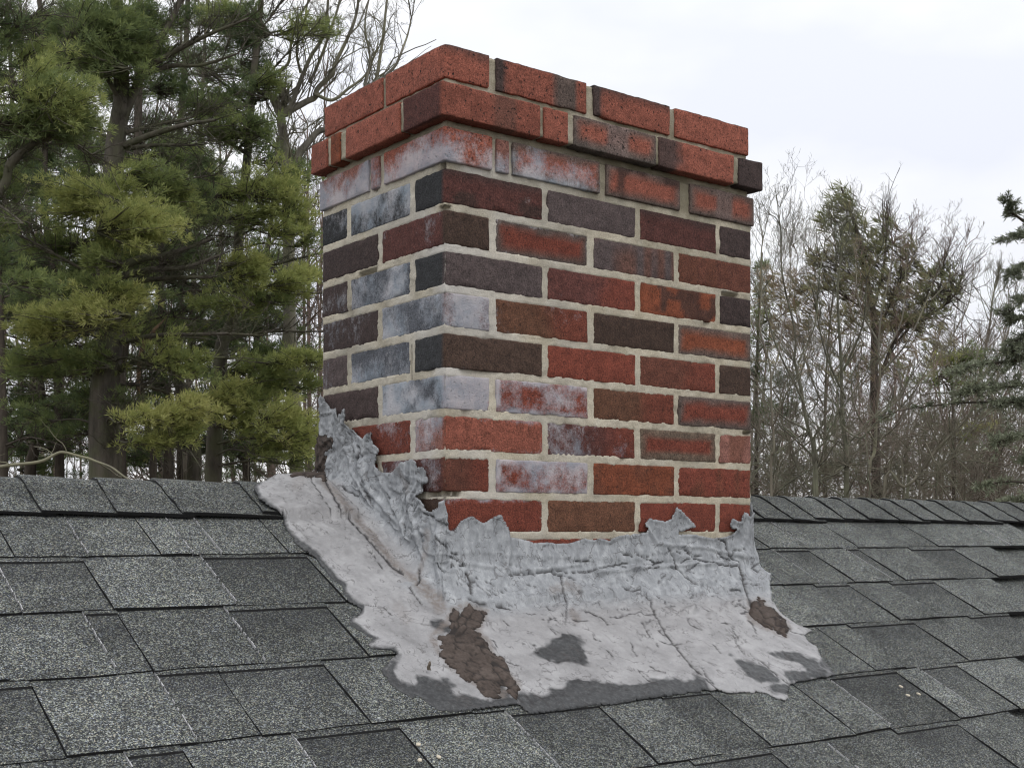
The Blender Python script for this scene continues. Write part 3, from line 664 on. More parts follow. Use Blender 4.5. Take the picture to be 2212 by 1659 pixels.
# off the near faces the sheet ends where it would on a wrap of the same height
B3 = base.reshape(-1, 3); rag = noise(B3, 25, 61).reshape(NP, NQ) * .02 + noise(B3, 80, 62).reshape(NP, NQ) * .01
own = (sec == 0) | (sec == 6) | (sec == 1)
side = np.minimum(np.where((sec == 6)[:, None], .022 + .3 * rag, 0.12 + rag) - dd, np.where(wallness > .99, 0.135 + rag - hh, 1)) * 1000
sdv = np.where((sec == 0)[:, None] | (sec == 6)[:, None], side, sdv)
sdv = np.where((sec == 1)[:, None], np.where(wallness > .99, sdv, np.minimum(side + 40, np.maximum(sdv, 30))), sdv)
onroof = (wallness < 0.05) & ((sec == 2) | (sec == 3))[:, None]
fr_w = 10 + 5 * noise(B3, 30, 63).reshape(NP, NQ)
lim = np.where(onroof & (px0.reshape(NP, NQ, 2)[..., 0] < 900) & (px0.reshape(NP, NQ, 2)[..., 1] > 1040), -fr_w, 0.0)
keep = sdv > lim

DARK = [
    [(1110, 1492), (1122, 1484), (1143, 1484), (1181, 1489), (1217, 1471), (1238, 1461), (1284, 1463), (1336, 1468), (1373, 1472), (1437, 1457), (1470, 1466), (1496, 1466), (1488, 1440), (1527, 1463), (1542, 1481), (1560, 1510), (1400, 1540), (1143, 1570), (1110, 1540)],
    [(820, 1440), (868, 1405), (861, 1440), (868, 1458), (899, 1471), (909, 1456), (940, 1456), (971, 1458), (996, 1481), (986, 1491), (1014, 1498), (1073, 1502), (1066, 1463), (1071, 1458), (1086, 1476), (1104, 1497), (1122, 1489), (1140, 1530), (980, 1555), (830, 1510)],
    [(1138, 1412), (1192, 1376), (1217, 1363), (1251, 1373), (1271, 1401), (1271, 1435), (1233, 1440), (1207, 1443), (1166, 1427), (1130, 1417)],
    [(1576, 1416), (1617, 1420), (1637, 1427), (1671, 1448), (1706, 1474), (1666, 1476), (1635, 1476), (1612, 1461), (1586, 1443)],
    [(1655, 1407), (1694, 1402), (1727, 1407), (1771, 1425), (1812, 1462), (1707, 1480), (1681, 1445), (1700, 1440), (1735, 1446), (1690, 1428)],
    [(917, 1345), (926, 1330), (950, 1335), (975, 1345), (975, 1375), (940, 1368)],
    [(1640, 1480), (1710, 1474), (1706, 1515), (1660, 1505)],
    [(1771, 1400), (1830, 1456), (1800, 1475), (1760, 1440)],
]
TARS_OUT = [[(976, 1317), (1007, 1306), (1050, 1322), (1032, 1360), (1066, 1409), (1104, 1463), (1122, 1484), (1079, 1499), (1022, 1474), (947, 1412), (935, 1371), (970, 1340)], [(1622, 1303), (1645, 1301), (1702, 1353), (1697, 1373), (1620, 1335)]]
RIDGES = [([(958, 1085), (953, 1150), (948, 1230), (952, 1295)], 7, .007), ([(1092, 1130), (1100, 1190), (1085, 1250)], 6, .004), ([(1399, 1142), (1420, 1175), (1500, 1180), (1600, 1200)], 5, .0035), ([(1000, 1215), (1100, 1235), (1250, 1222)], 5, .003), ([(1290, 1240), (1420, 1225), (1560, 1215)], 5, .003), ([(1130, 1300), (1250, 1275), (1330, 1300)], 5, .003), ([(820, 1020), (850, 1090), (890, 1170)], 6, .005), ([(770, 960), (800, 1060), (860, 1130)], 6, .005), ([(880, 1060), (905, 1140), (920, 1220)], 6, .005), ([(740, 930), (765, 1020), (800, 1090)], 5, .004)]
CRACKS = [  # (polyline, half width px)
    ([(1270 + .257 * x, 1137 + .257 * y) for x, y in [(1260, 310), (1290, 380), (1310, 480), (1340, 590), (1380, 700)]], 2.6),
    ([(1270 + .257 * x, 1137 + .257 * y) for x, y in [(490, 570), (530, 670), (580, 770), (640, 890), (720, 990), (800, 1090), (880, 1190), (1000, 1290), (1090, 1360)]], 1.7),
    ([(1270 + .257 * x, 1137 + .257 * y) for x, y in [(1400, 1110), (1460, 1140), (1540, 1210), (1680, 1320)]], 1.6),
    ([(1270 + .257 * x, 1137 + .257 * y) for x, y in [(670, 190), (720, 260), (740, 340), (790, 390), (850, 440), (920, 490)]], 1.6),
    ([(1270 + .257 * x, 1137 + .257 * y) for x, y in [(1090, 100), (1150, 140), (1190, 260), (1250, 300)]], 1.5),
    ([(1270 + .257 * x, 1137 + .257 * y) for x, y in [(190, 765), (260, 765), (350, 740), (440, 740), (560, 735)]], 1.6),
    ([(1270 + .257 * x, 1137 + .257 * y) for x, y in [(0, 375), (120, 350), (330, 310)]], 1.3),
    ([(1270 + .257 * x, 1137 + .257 * y) for x, y in [(880, 270), (1010, 300), (1100, 320), (1250, 340)]], 1.1),
    ([(796 + .257 * x, 1232 + .257 * y) for x, y in [(820, 20), (860, 90), (865, 190)]], 3.0),
    ([(796 + .257 * x, 1232 + .257 * y) for x, y in [(850, 240), (940, 270), (1060, 300), (1190, 325)]], 2.2),
    ([(796 + .257 * x, 1232 + .257 * y) for x, y in [(1180, 45), (1330, 30), (1500, 15), (1620, 40), (1740, 80)]], 1.5),
    ([(796 + .257 * x, 1232 + .257 * y) for x, y in [(1620, 40), (1640, 170), (1665, 290), (1660, 430)]], 1.7),
    ([(796 + .257 * x, 1232 + .257 * y) for x, y in [(1560, 225), (1650, 185), (1800, 185)]], 1.3),
    ([(796 + .257 * x, 1232 + .257 * y) for x, y in [(1780, 350), (1850, 345), (1960, 400), (2010, 460)]], 1.5),
    ([(796 + .257 * x, 1232 + .257 * y) for x, y in [(870, 565), (930, 660), (1000, 760), (1100, 880), (1230, 1040), (1290, 1100)]], 1.6),
    ([(796 + .257 * x, 1232 + .257 * y) for x, y in [(1310, 1040), (1360, 1090), (1385, 1150)]], 2.0),
    ([(796 + .257 * x, 1232 + .257 * y) for x, y in [(1390, 1045), (1460, 1070), (1540, 1160)]], 1.9),
    ([(530.7 + .257 * x, 1004.6 + .257 * y) for x, y in [(540, 100), (600, 200), (650, 280), (720, 370)]], 1.2),
    ([(530.7 + .257 * x, 1004.6 + .257 * y) for x, y in [(670, 130), (720, 230), (780, 330), (880, 470), (1000, 590), (1130, 740), (1250, 870), (1330, 920)]], 2.4),
    ([(530.7 + .257 * x, 1004.6 + .257 * y) for x, y in [(810, 180), (880, 240), (960, 270), (980, 220)]], 1.3),
    ([(530.7 + .257 * x, 1004.6 + .257 * y) for x, y in [(980, 170), (1030, 250), (1060, 310)]], 1.5),
    ([(530.7 + .257 * x, 1004.6 + .257 * y) for x, y in [(1030, 720), (1100, 790), (1150, 870)]], 1.0),
    ([(530.7 + .257 * x, 1004.6 + .257 * y) for x, y in [(1380, 1040), (1420, 1100), (1480, 1170)]], 2.0),
    ([(530.7 + .257 * x, 1004.6 + .257 * y) for x, y in [(1010, 1170), (1120, 1190), (1240, 1260)]], 1.2),
    ([(530.7 + .257 * x, 1004.6 + .257 * y) for x, y in [(1460, 880), (1465, 960), (1440, 1010)]], 2.0),
]
cr_ = np.random.default_rng(21)
for i_ in range(110):                                  # many short splits and trowel cuts
    if i_ < 60: c_ = np.array([cr_.uniform(975, 1640), cr_.uniform(1195, 1350)]); a_ = cr_.normal(.12, .5); l_ = cr_.uniform(8, 42)
    elif i_ < 88: c_ = np.array([cr_.uniform(1000, 1750), cr_.uniform(1340, 1470)]); a_ = cr_.normal(.75, .25); l_ = cr_.uniform(10, 55)
    else: v_ = cr_.uniform(900, 1260); c_ = np.array([700 + (v_ - 880) * .62 + cr_.uniform(15, 90), v_]); a_ = cr_.normal(1.0, .5); l_ = cr_.uniform(8, 34)
    e_ = np.array([math.cos(a_), math.sin(a_)]); n_ = np.array([-e_[1], e_[0]]) * cr_.normal(0, .12) * l_
    CRACKS.append(([tuple(c_ - e_ * l_ / 2), tuple(c_ - e_ * l_ * .15 + n_), tuple(c_ + e_ * l_ * .2 + n_ * .6), tuple(c_ + e_ * l_ / 2)], cr_.uniform(.75, 1.35)))
DIRT = [  # (polyline, half width px, strength): brown grime lying in the folds
    ([(700, 1040), (745, 1090), (800, 1155), (860, 1225), (905, 1262)], 9, .85), ([(905, 1262), (935, 1290), (950, 1310)], 16, .9), ([(930, 1150), (925, 1200), (905, 1240)], 6, .6),
    ([(860, 1310), (880, 1340)], 12, .35), ([(1195, 1275), (1225, 1262), (1245, 1275)], 12, .55), ([(1235, 1320), (1245, 1338)], 9, .7), ([(855, 1005), (868, 1040), (880, 1060)], 7, .45), ([(1640, 1300), (1660, 1320)], 8, .6), ([(650, 1030), (640, 1050)], 14, .35),
]
coat = np.ones(NP * NQ); pj = px0 + 3 * np.stack([noise(B3, 45, 75), noise(B3, 45, 76)], -1)
for P in DARK: coat = np.minimum(coat, 1 - sstep(-3, 17, poly_sd(pj, P) + 10 * noise(B3, 42, 79) + 5 * noise(B3, 130, 80)))
coat = np.minimum(coat, np.where(onroof.ravel(), sstep(-9, 4, sdv.ravel()), 1))
edge_fr = ((wallness < .05) & ((sec == 2) | (sec == 3))[:, None]).ravel()
crack = np.zeros(NP * NQ); dep = np.zeros(NP * NQ); pc = px0 + 2.0 * np.stack([noise(B3, 120, 77), noise(B3, 120, 78)], -1)
front = ((sec >= 2) & (sec <= 5))[:, None] & np.ones(NQ, bool)[None]; front = front.ravel()
for L, w in CRACKS:
    d = line_d(pc, L); k = front * (1 - sstep(w * .5, w * 1.15, d)); crack = np.maximum(crack, k)
    dep = np.maximum(dep, front * (1 - sstep(w * .4, w * 1.8, d))) ; dep = np.minimum(dep, 1)
    dep = np.where(k < .05, dep - 0.25 * front * (1 - sstep(w * 1.5, w * 3.2, d)) * (d > w * 1.2), dep)
dirt = np.zeros(NP * NQ)
for L, w, s in DIRT: dirt = np.maximum(dirt, front * s * (1 - sstep(w * .3, w * 1.5, line_d(pj, L))))
for P_ in TARS_OUT:
    e_ = np.abs(poly_sd(pj, P_)); dirt = np.maximum(dirt, front * .85 * (1 - sstep(1, 12, e_ + 5 * noise(B3, 90, 84))))
# trowel ridges, wrinkles and pimples in the coating
wl_ = wallness.ravel()
q2 = np.stack([np.repeat(np.cumsum(np.r_[0, np.linalg.norm(np.diff(base[:, 0], axis=0), axis=1)]), NQ), (hh - dd).ravel()], -1)
wr = fbm(B3, 26, 3, 41)
rdg = 1 - np.abs(fbm(B3 * [1, 1, .8], 30, 3, 42)) * 2.2; rdg = np.clip(rdg, 0, 1) ** 3
rd2 = np.clip(1 - np.abs(noise(B3 + .02 * np.stack([wr, wr, wr], -1), 55, 43)) * 2.6, 0, 1) ** 4
lowz = sstep(.10, .02, hh.ravel() - .03) ; fw_ = np.where(np.isin(sec, (4, 5)).repeat(NQ), .25 + .75 * lowz, 1.0)
disp = 0.0020 * wr + wl_ * fw_ * (0.0018 * rdg + 0.0010 * rd2) + (1 - wl_) * (0.0016 * rdg + 0.0009 * rd2) + 0.0005 * noise(B3, 200, 44)
leftw = (((sec == 2) | (sec == 3) | (sec == 1))[:, None] & np.ones(NQ, bool)[None]).ravel()
fold = fbm(B3 * [1, 1, .55] + .012 * np.stack([wr, wr, -wr], -1), 17, 2, 45); saw = (fold * 2.6) % 1.0
disp += leftw * sstep(.2, .8, wl_) * (0.0065 * np.clip(fold, -.6, 1) + 0.0042 * saw ** 1.5 + 0.002 * rd2)
pr_ = np.random.default_rng(4)
zone = [(1150, 1225, 470, 105)]
for _ in range(75):
    c = np.array([pr_.uniform(1140, 1620), pr_.uniform(1215, 1330)]); a = pr_.uniform(4.5, 10)
    e2 = ((px0[:, 0] - c[0]) / (a * pr_.uniform(1, 1.5))) ** 2 + ((px0[:, 1] - c[1]) / a) ** 2
    disp += front * 0.0046 * (a / 9) * np.clip(1 - e2, 0, 1) ** .7
disp -= 0.0045 * dep
for L, w, h_ in RIDGES:
    dl = line_d(pj, L); disp += front * h_ * np.clip(1 - dl / w, 0, 1) ** .8
curl = sstep(9, 0, np.abs(sdv.ravel())) * wl_ * np.clip(0.35 + noise(B3, 20, 46), 0, 1)
disp += 0.0035 * curl
disp -= np.where(wl_ > 0, 0, .0017 * sstep(14, 0, (sdv - lim).ravel()))
# the sheet lies over the shingle butts
yy = base[..., 1].ravel(); qd = (Y1 - yy) / CA
disp = np.where(wl_ > 0, disp, np.maximum(disp, -.0012))
def torn_sheet(name, keepv, D_, attrs, mat, thick, lev=None):
    G = (base.reshape(-1, 3) + NN.reshape(-1, 3) * D_[:, None])
    if lev is not None:                                # slide the rim vertices out to the exact torn line
        G3 = G.reshape(NP, NQ, 3); acc = np.zeros_like(G3); cnt = np.zeros((NP, NQ, 1))
        for du, dv in ((1, 0), (-1, 0), (0, 1), (0, -1)):
            nb = np.roll(lev, (-du, -dv), (0, 1)); nk = np.roll(keepv, (-du, -dv), (0, 1)); gp = np.roll(G3, (-du, -dv), (0, 1))
            m = keepv & ~nk
            if du: m[-1 if du > 0 else 0] = False
            else: m[:, -1 if dv > 0 else 0] = False
            tt = np.clip(lev / np.maximum(lev - nb, 1e-6), 0, 1)
            acc += np.where(m[..., None], (gp - G3) * tt[..., None], 0); cnt += m[..., None]
        G = (G3 + acc / np.maximum(cnt, 1)).reshape(-1, 3)
    f = grid_faces(NP, NQ); f = f[keepv.ravel()[f].all(1)]
    used = np.unique(f); re = np.full(NP * NQ, -1); re[used] = np.arange(len(used)); f = re[f]
    n = len(used); Vt = G[used]; Vb = Vt - NN.reshape(-1, 3)[used] * thick
    e = np.concatenate([f[:, [0, 1]], f[:, [1, 2]], f[:, [2, 3]], f[:, [3, 0]]]); key = np.sort(e, 1); kk = key[:, 0].astype(np.int64) * n + key[:, 1]
    _, inv, cnt = np.unique(kk, return_inverse=True, return_counts=True); be = e[cnt[inv] == 1]
    wall_f = np.stack([be[:, 1], be[:, 0], be[:, 0] + n, be[:, 1] + n], -1)
    tri = np.cross(Vt[f[:, 1]] - Vt[f[:, 0]], Vt[f[:, 3]] - Vt[f[:, 0]]); up = np.sum(tri * NN.reshape(-1, 3)[used][f[:, 0]], 1)
    if up.mean() < 0: f = f[:, ::-1]; wall_f = wall_f[:, ::-1]
    at_ = {k: np.concatenate([v[used], v[used]]) for k, v in attrs.items()}
    m = mesh(name, np.concatenate([Vt, Vb]), [f, f[:, ::-1] + n, wall_f], True, at_); put(m, FO)
    return link(name, m, mat, flash)
torn_sheet('membrane', keep, disp, {'coat': coat, 'dirt': dirt, 'crack': np.clip(crack, 0, 1), 'wall': np.where(np.isin(sec, (3, 4, 5))[:, None], 1 - sstep(0, .055, dd - (DEL + .010 + rad[:, None] * .75)), sstep(.05, .75, wallness)).ravel()}, M_MEMB, 0.0020, sdv - lim)
# patches of brown roof cement, dried and cracked into plates
TARS = [
    ([(976, 1317), (991, 1327), (1007, 1306), (1022, 1319), (1050, 1322), (1037, 1353), (1022, 1360), (1032, 1368), (1053, 1386), (1066, 1409), (1086, 1419), (1091, 1437), (1104, 1463), (1122, 1484), (1116, 1512), (1100, 1500), (1090, 1480), (1072, 1482), (1084, 1508), (1050, 1506), (1022, 1474), (1001, 1474), (986, 1453), (960, 1427), (947, 1412), (960, 1399), (930, 1394), (960, 1389), (935, 1371), (963, 1373), (976, 1360), (970, 1340)], 'brown cracked roof cement patch at the near corner'),
    ([(699, 941), (717, 946), (727, 959), (709, 979), (708, 1001), (706, 1040), (692, 1034), (664, 1030), (632, 1030), (628, 1022), (650, 1004), (660, 960), (685, 940)], 'dark cracked roof cement lump on the ridge'),
    ([(1622, 1303), (1635, 1294), (1645, 1301), (1671, 1317), (1702, 1353), (1702, 1363), (1697, 1373), (1671, 1360), (1640, 1347), (1620, 1335)], 'brown crumbling roof cement in the right corner'),
]
seeds = np.random.default_rng(12)
for i, (P, lab) in enumerate(TARS):
    sp = poly_sd(px0 + 4 * np.stack([noise(B3, 60, 81 + i), noise(B3, 60, 82 + i)], -1) + 5 * np.stack([noise(B3, 170, 85 + i), noise(B3, 170, 86 + i)], -1), P)
    vis = {0: (2, 3, 4), 1: (1, 2), 2: (4, 5)}[i]; m = np.isin(sec, vis).repeat(NQ)
    sp = np.where(m, sp, -99)
    if i == 1: m2 = (sec == 1).repeat(NQ) & (dd.ravel() < .075) & (hh.ravel() < .075) & (px0[:, 1] < 1075); sp = np.where(m2, np.maximum(sp, 6), sp)
    kp = sp > -1
    pts = px0[kp]; lo, hi = pts.min(0), pts.max(0); nS = max(12, int((hi - lo).prod() / 420))
    S = seeds.uniform(lo, hi, (nS, 2)); S3 = None
    dS = np.sqrt(((px0[kp][:, None, :] - S[None]) ** 2 * [1.0, 1.6]).sum(-1)); dS.sort(1); ed = dS[:, 1] - dS[:, 0]
    cr = np.zeros(NP * NQ); cr[kp] = 1 - sstep(0.6, 3.2, ed + 1.4 * noise(B3[kp], 90, 91))
    Dp = disp + 0.0012 + 0.0016 * sstep(-1, 7, sp) + 0.0014 * fbm(B3, 30, 2, 92) * sstep(0, 8, sp) - 0.0017 * cr
    if i == 1: Dp += 0.002 * sstep(0, 12, sp) * (0.5 + fbm(B3, 22, 3, 93))
    o = torn_sheet('cement_patch', kp.reshape(NP, NQ), Dp, {'crack': cr * .9}, M_TAR, 0.003, (sp + 1).reshape(NP, NQ)); o['label'] = lab

# ------------------------------------------------------------------ small debris on the shingles
M_CHIP = mat_flat('pale_seed_husk', (0.52, 0.47, 0.38), 0.7, 0.2, 300)
def chip(u, v, a, b, rot, label):
    d = ray(u, v); t = (ZB + SLOPE * CAM[1] - CAM[2]) / (d[2] - SLOPE * d[1]); p = CAM + d * t + NRM * 0.0085
    n = 14; th = np.linspace(0, 2 * math.pi, n, endpoint=False)
    ex = np.array([math.cos(rot), math.sin(rot) * CA, math.sin(rot) * SA]); ey = np.cross(NRM, ex)
    ring = lambda s, h: np.array([ex * a * s * math.cos(x) * (1 + .08 * math.cos(2 * x + rot)) + ey * b * s * math.sin(x) + NRM * h for x in th])
    V = np.concatenate([ring(.9, -.0012), ring(1, 0), ring(.8, .001), ring(.4, .0007), [NRM * .0006]])
    f = [grid_faces(4, n, 0, True)]; tri = np.array([[3 * n + i, 3 * n + (i + 1) % n, 4 * n] for i in range(n)])
    o = link('seed_husk', mesh('seed_husk', V, f + [tri], True), M_CHIP); o.location = p
    tag(o, label, 'seed husk', 'pale husks lying on the shingles')
chip(900, 1619, .0036, .0029, .3, 'pale round husk, upper left of the three at the bottom edge')
chip(903, 1653, .0034, .0029, 1.0, 'pale round husk, lowest left of the three at the bottom edge')
chip(944, 1646, .0036, .0028, 2.0, 'pale round husk, right one of the three at the bottom edge')
chip(1942, 1491, .0042, .0022, 1.9, 'thin pale husk, topmost of three on right-hand shingles')
chip(1957, 1510, .0045, .0026, 2.6, 'tan husk, lower left of three on right-hand shingles')
chip(1980, 1507, .0042, .0024, 2.3, 'greyish husk, rightmost of three on right-hand shingles')
def splinter():
    p = on_plane_y(922, 1460, -.27); d = ray(922, 1463); t = (ZB + SLOPE * CAM[1] - CAM[2]) / (d[2] - SLOPE * d[1]); p = CAM + d * t + NRM * .012
    pts = np.array([[0, 0, 0], [-.001, 0, .004], [.0, -.001, .008], [.001, 0, .012]]); r = [.003, .003, .0026, .0012]
    V = np.array([pts[i] + [r[i] * math.cos(a), r[i] * .6 * math.sin(a), 0] for i in range(4) for a in np.linspace(0, 2 * math.pi, 6, endpoint=False)])
    o = link('wood_splinter', mesh('wood_splinter', V, [grid_faces(4, 6, 0, True), np.array([[18, 19, 20, 21]]), np.array([[18, 21, 22, 23]])]), mat_flat('weathered_wood', (.11, .09, .07), .9, .4, 200)); o.location = p
    tag(o, 'short wood splinter stuck in the dark edge of the flashing', 'splinter')
splinter()
# ------------------------------------------------------------------ trees
def unit(a): return a / np.maximum(np.linalg.norm(a, axis=-1, keepdims=True), 1e-9)
def tubes(P, R, S):
    """P (N,K,3) centre lines, R (N,K) radii -> vertices, quads"""
    N, K = R.shape
    T = np.empty_like(P); T[:, 1:-1] = P[:, 2:] - P[:, :-2]; T[:, 0] = P[:, 1] - P[:, 0]; T[:, -1] = P[:, -1] - P[:, -2]
    T = unit(T); ref = np.where(np.abs(T[:, :1, 2:3]) > .8, np.array([1., 0, 0]), np.array([0, 0, 1.]))
    a = unit(np.cross(T, np.broadcast_to(ref, T.shape))); b = np.cross(T, a)
    th = np.linspace(0, 2 * math.pi, S, endpoint=False)
    V = P[:, :, None] + R[:, :, None, None] * (a[:, :, None] * np.cos(th)[:, None] + b[:, :, None] * np.sin(th)[:, None])
    f = grid_faces(K, S, 0, True); Fq = (f[None] + (np.arange(N) * K * S)[:, None, None]).reshape(-1, 4)
    return V.reshape(-1, 3), Fq
class Wood:
    def __init__(s): s.V, s.F, s.n = [], [], 0
    def add(s, P, R, S):
        V, Fq = tubes(np.asarray(P, float), np.asarray(R, float), S); s.V.append(V); s.F.append(Fq + s.n); s.n += len(V)
    def line(s, pts, r0, r1, S=6, sub=4, wob=0.0, r=None):
        pts = np.asarray(pts, float); k = len(pts); t = np.linspace(0, k - 1, (k - 1) * sub + 1)
        P = catmull(pts, t)
        if wob: P = P + wob * np.stack([noise(np.stack([t * .9, t * 0 + i * 9.7 + pts[0, 0]], -1), 1.0, i) for i in range(3)], -1)
        rr = np.linspace(r0, r1, len(t)); s.add(P[None], rr[None], S); return P, rr
    def build(s, name, mat, parent, org):
        if not s.V: return None
        m = mesh(name, np.concatenate(s.V), np.concatenate(s.F), True); put(m, org); return link(name, m, mat, parent)
def catmull(p, t):
    q = np.concatenate([[2 * p[0] - p[1]], p, [2 * p[-1] - p[-2]]]); i = np.clip(t.astype(int), 0, len(p) - 2); f = (t - i)[:, None]
    a, b, c, d = q[i], q[i + 1], q[i + 2], q[i + 3]
    return .5 * (2 * b + (c - a) * f + (2 * a - 5 * b + 4 * c - d) * f ** 2 + (3 * b - 3 * c + d - a) * f ** 3)
def spawn(r, starts, dirs, lens, rads, levels, wood, up=0.25, crook=0.35, K=7):
    """vectorised branching: every level grows crooked shoots along the shoots of the level above"""
    for li, (nc, lr, rr, ang, S) in enumerate(levels):
        N = len(starts)
        if N == 0: return
        P = np.zeros((N, K, 3)); P[:, 0] = starts; d = dirs.copy()
        for k in range(1, K):
            d = unit(d + r.normal(0, crook, (N, 3)) * np.array([1, 1, .8]) * .55 + np.array([0, 0, up * .22]))
            P[:, k] = P[:, k - 1] + d * (lens / (K - 1))[:, None]
        R = rads[:, None] * np.linspace(1, .45, K)[None]; wood.add(P, R, S)
        if nc == 0: return
        n = r.poisson(nc, N); ix = np.repeat(np.arange(N), n); t = r.uniform(.15, 1.0, len(ix)) ** .85 * (K - 1.001)
        i0 = t.astype(int); f = (t - i0)[:, None]
        starts = P[ix, i0] * (1 - f) + P[ix, i0 + 1] * f; td = unit(P[ix, i0 + 1] - P[ix, i0])
        side = unit(np.cross(td, r.normal(0, 1, td.shape))); a = r.normal(ang, .22, len(ix))[:, None]
        dirs = unit(td * np.cos(a) + side * np.sin(a) + np.array([0, 0, up * .3]))
        lens = lens[ix] * lr * r.uniform(.55, 1.25, len(ix)) * (1.1 - .5 * t / K); rads = np.maximum(R[ix, i0] * rr, .0022)
class Leaves:
    def __init__(s): s.V, s.T, s.n = [], [], 0
    def tufts(s, r, C, axis, size, tone, blades=9, spread=.95, width=.09):
        N = len(C); a = np.repeat(axis, blades, 0); c = np.repeat(C, blades, 0)
        sz = np.repeat(size, blades) * r.uniform(.6, 1.2, N * blades)
        d = unit(a + r.normal(0, spread * .6, a.shape)); side = unit(np.cross(d, r.normal(0, 1, d.shape)))
        w = (sz * width)[:, None]; b0 = c + d * (sz * .05)[:, None]; m = c + d * (sz * .55)[:, None]; t = c + d * sz[:, None]
        s.V.append(np.stack([b0, m - side * w * .5, t, m + side * w * .5], 1).reshape(-1, 3))
        tn = np.repeat(tone, blades) + r.normal(0, .05, N * blades); s.T.append(np.repeat(tn, 4)); s.n += N * blades
    def build(s, name, mat, parent, org):
        V = np.concatenate(s.V); m = mesh(name, V, np.arange(len(V)).reshape(-1, 4), False, {'tone': np.clip(np.concatenate(s.T), 0, 1)}); put(m, org)
        return link(name, m, mat, parent)
def S_(depth): return depth / F                        # metres per picture pixel at a depth
def pad(r, lv, wd, u, v, rx, ry, depth, tone, dens=1.0, lean=(0, 0, .45), size=.17, from_u=None, clump=34):
    """one bough of foliage: side shoots fan out from its inner end, needle tufts stand all along their outer parts"""
    ry = ry * 1.22; k = S_(depth); c = at(u, v, depth); a, b = rx * k, ry * k
    ns = max(5, int(rx * ry / 105 * dens)); size = size * .66
    sx = (1 if u >= from_u else -1) if from_u is not None else r.choice([-1, 1])
    d = unit(r.normal(0, 1, (ns, 3))) * (r.uniform(0, 1, (ns, 1)) ** .5) * r.choice([.8, 1.0, 1.5], (ns, 1), p=[.35, .4, .25])
    tip = c + RT * (d[:, :1] * a) + FW * (d[:, 1:2] * a * .75) + UP * (d[:, 2:] * b) - UP * (.25 * b * np.abs(d[:, :1]))
    root = c - RT * (sx * a * 1.05) - UP * (b * .35); g = tip - root
    st = root + g * r.uniform(.0, .45, (ns, 1)); g = tip - st
    side = unit(np.cross(g, UP)) * r.normal(0, .12, (ns, 1)) * np.linalg.norm(g, axis=1, keepdims=True)
    P = np.stack([st, st + g * .3 - UP * .06 * b + side * .6, st + g * .6 - UP * .05 * b + side, st + g * .85 + side * .6, tip], 1)
    wd.add(P, np.linspace(.013, .004, 5)[None] * np.ones((ns, 1)), 3)
    L = np.linalg.norm(g, axis=1); nt = np.clip((L / 1.0 * clump).astype(int), 10, 70)
    ix = np.repeat(np.arange(ns), nt); q = r.uniform(.28, 1.0, len(ix)) ** .8 * 3.999; i0 = q.astype(int); f = (q - i0)[:, None]
    p = P[ix, i0] * (1 - f) + P[ix, i0 + 1] * f; dr = unit(P[ix, i0 + 1] - P[ix, i0])
    off = r.normal(0, 1, (len(ix), 3)) * [1, 1, .6]; C = p + off * (.055 + .05 * (1 - q / 4))[:, None] + UP * .02
    ax = unit(dr * .75 + unit(off) * .6 + np.array(lean) + r.normal(0, .2, off.shape))
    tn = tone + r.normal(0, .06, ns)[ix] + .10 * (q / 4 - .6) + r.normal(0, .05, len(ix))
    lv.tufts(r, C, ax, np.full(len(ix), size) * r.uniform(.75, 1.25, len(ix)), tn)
    return root

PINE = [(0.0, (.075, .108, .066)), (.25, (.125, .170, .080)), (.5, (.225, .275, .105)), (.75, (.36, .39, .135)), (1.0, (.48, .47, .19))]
M_PINE = mat_leaf('pine_needles', PINE, .45)
M_OLIVE = mat_leaf('windblown_needles', [(0, (.19, .21, .135)), (.35, (.27, .285, .16)), (.6, (.32, .29, .17)), (.8, (.33, .25, .19)), (1, (.40, .37, .19))], .45)
M_SPRUCE = mat_leaf('spruce_needles', [(0, (.085, .096, .070)), (.5, (.215, .24, .165)), (1, (.36, .385, .28))], .15)
M_BARK = mat_bark('pine_bark', (.036, .032, .027), (.135, .118, .098), (.10, .105, .06), 7)
M_BARKD = mat_bark('dark_pine_bark', (.030, .025, .021), (.11, .092, .075), None, 7)
M_OAK = mat_bark('grey_oak_bark', (.085, .078, .068), (.25, .23, .195), (.22, .215, .14), 5)
M_TWIG = mat_bark('bare_twigs', (.085, .072, .060), (.25, .215, .175), (.19, .19, .135), 3)
M_LICH = mat_bark('lichen_bark', (.045, .042, .032), (.17, .16, .125), (.175, .18, .125), 9)
M_RED = mat_bark('reddish_twigs', (.095, .068, .058), (.26, .195, .165), None, 3)
M_SNAG = mat_bark('split_heartwood', (.12, .065, .035), (.36, .25, .16), None, 9)

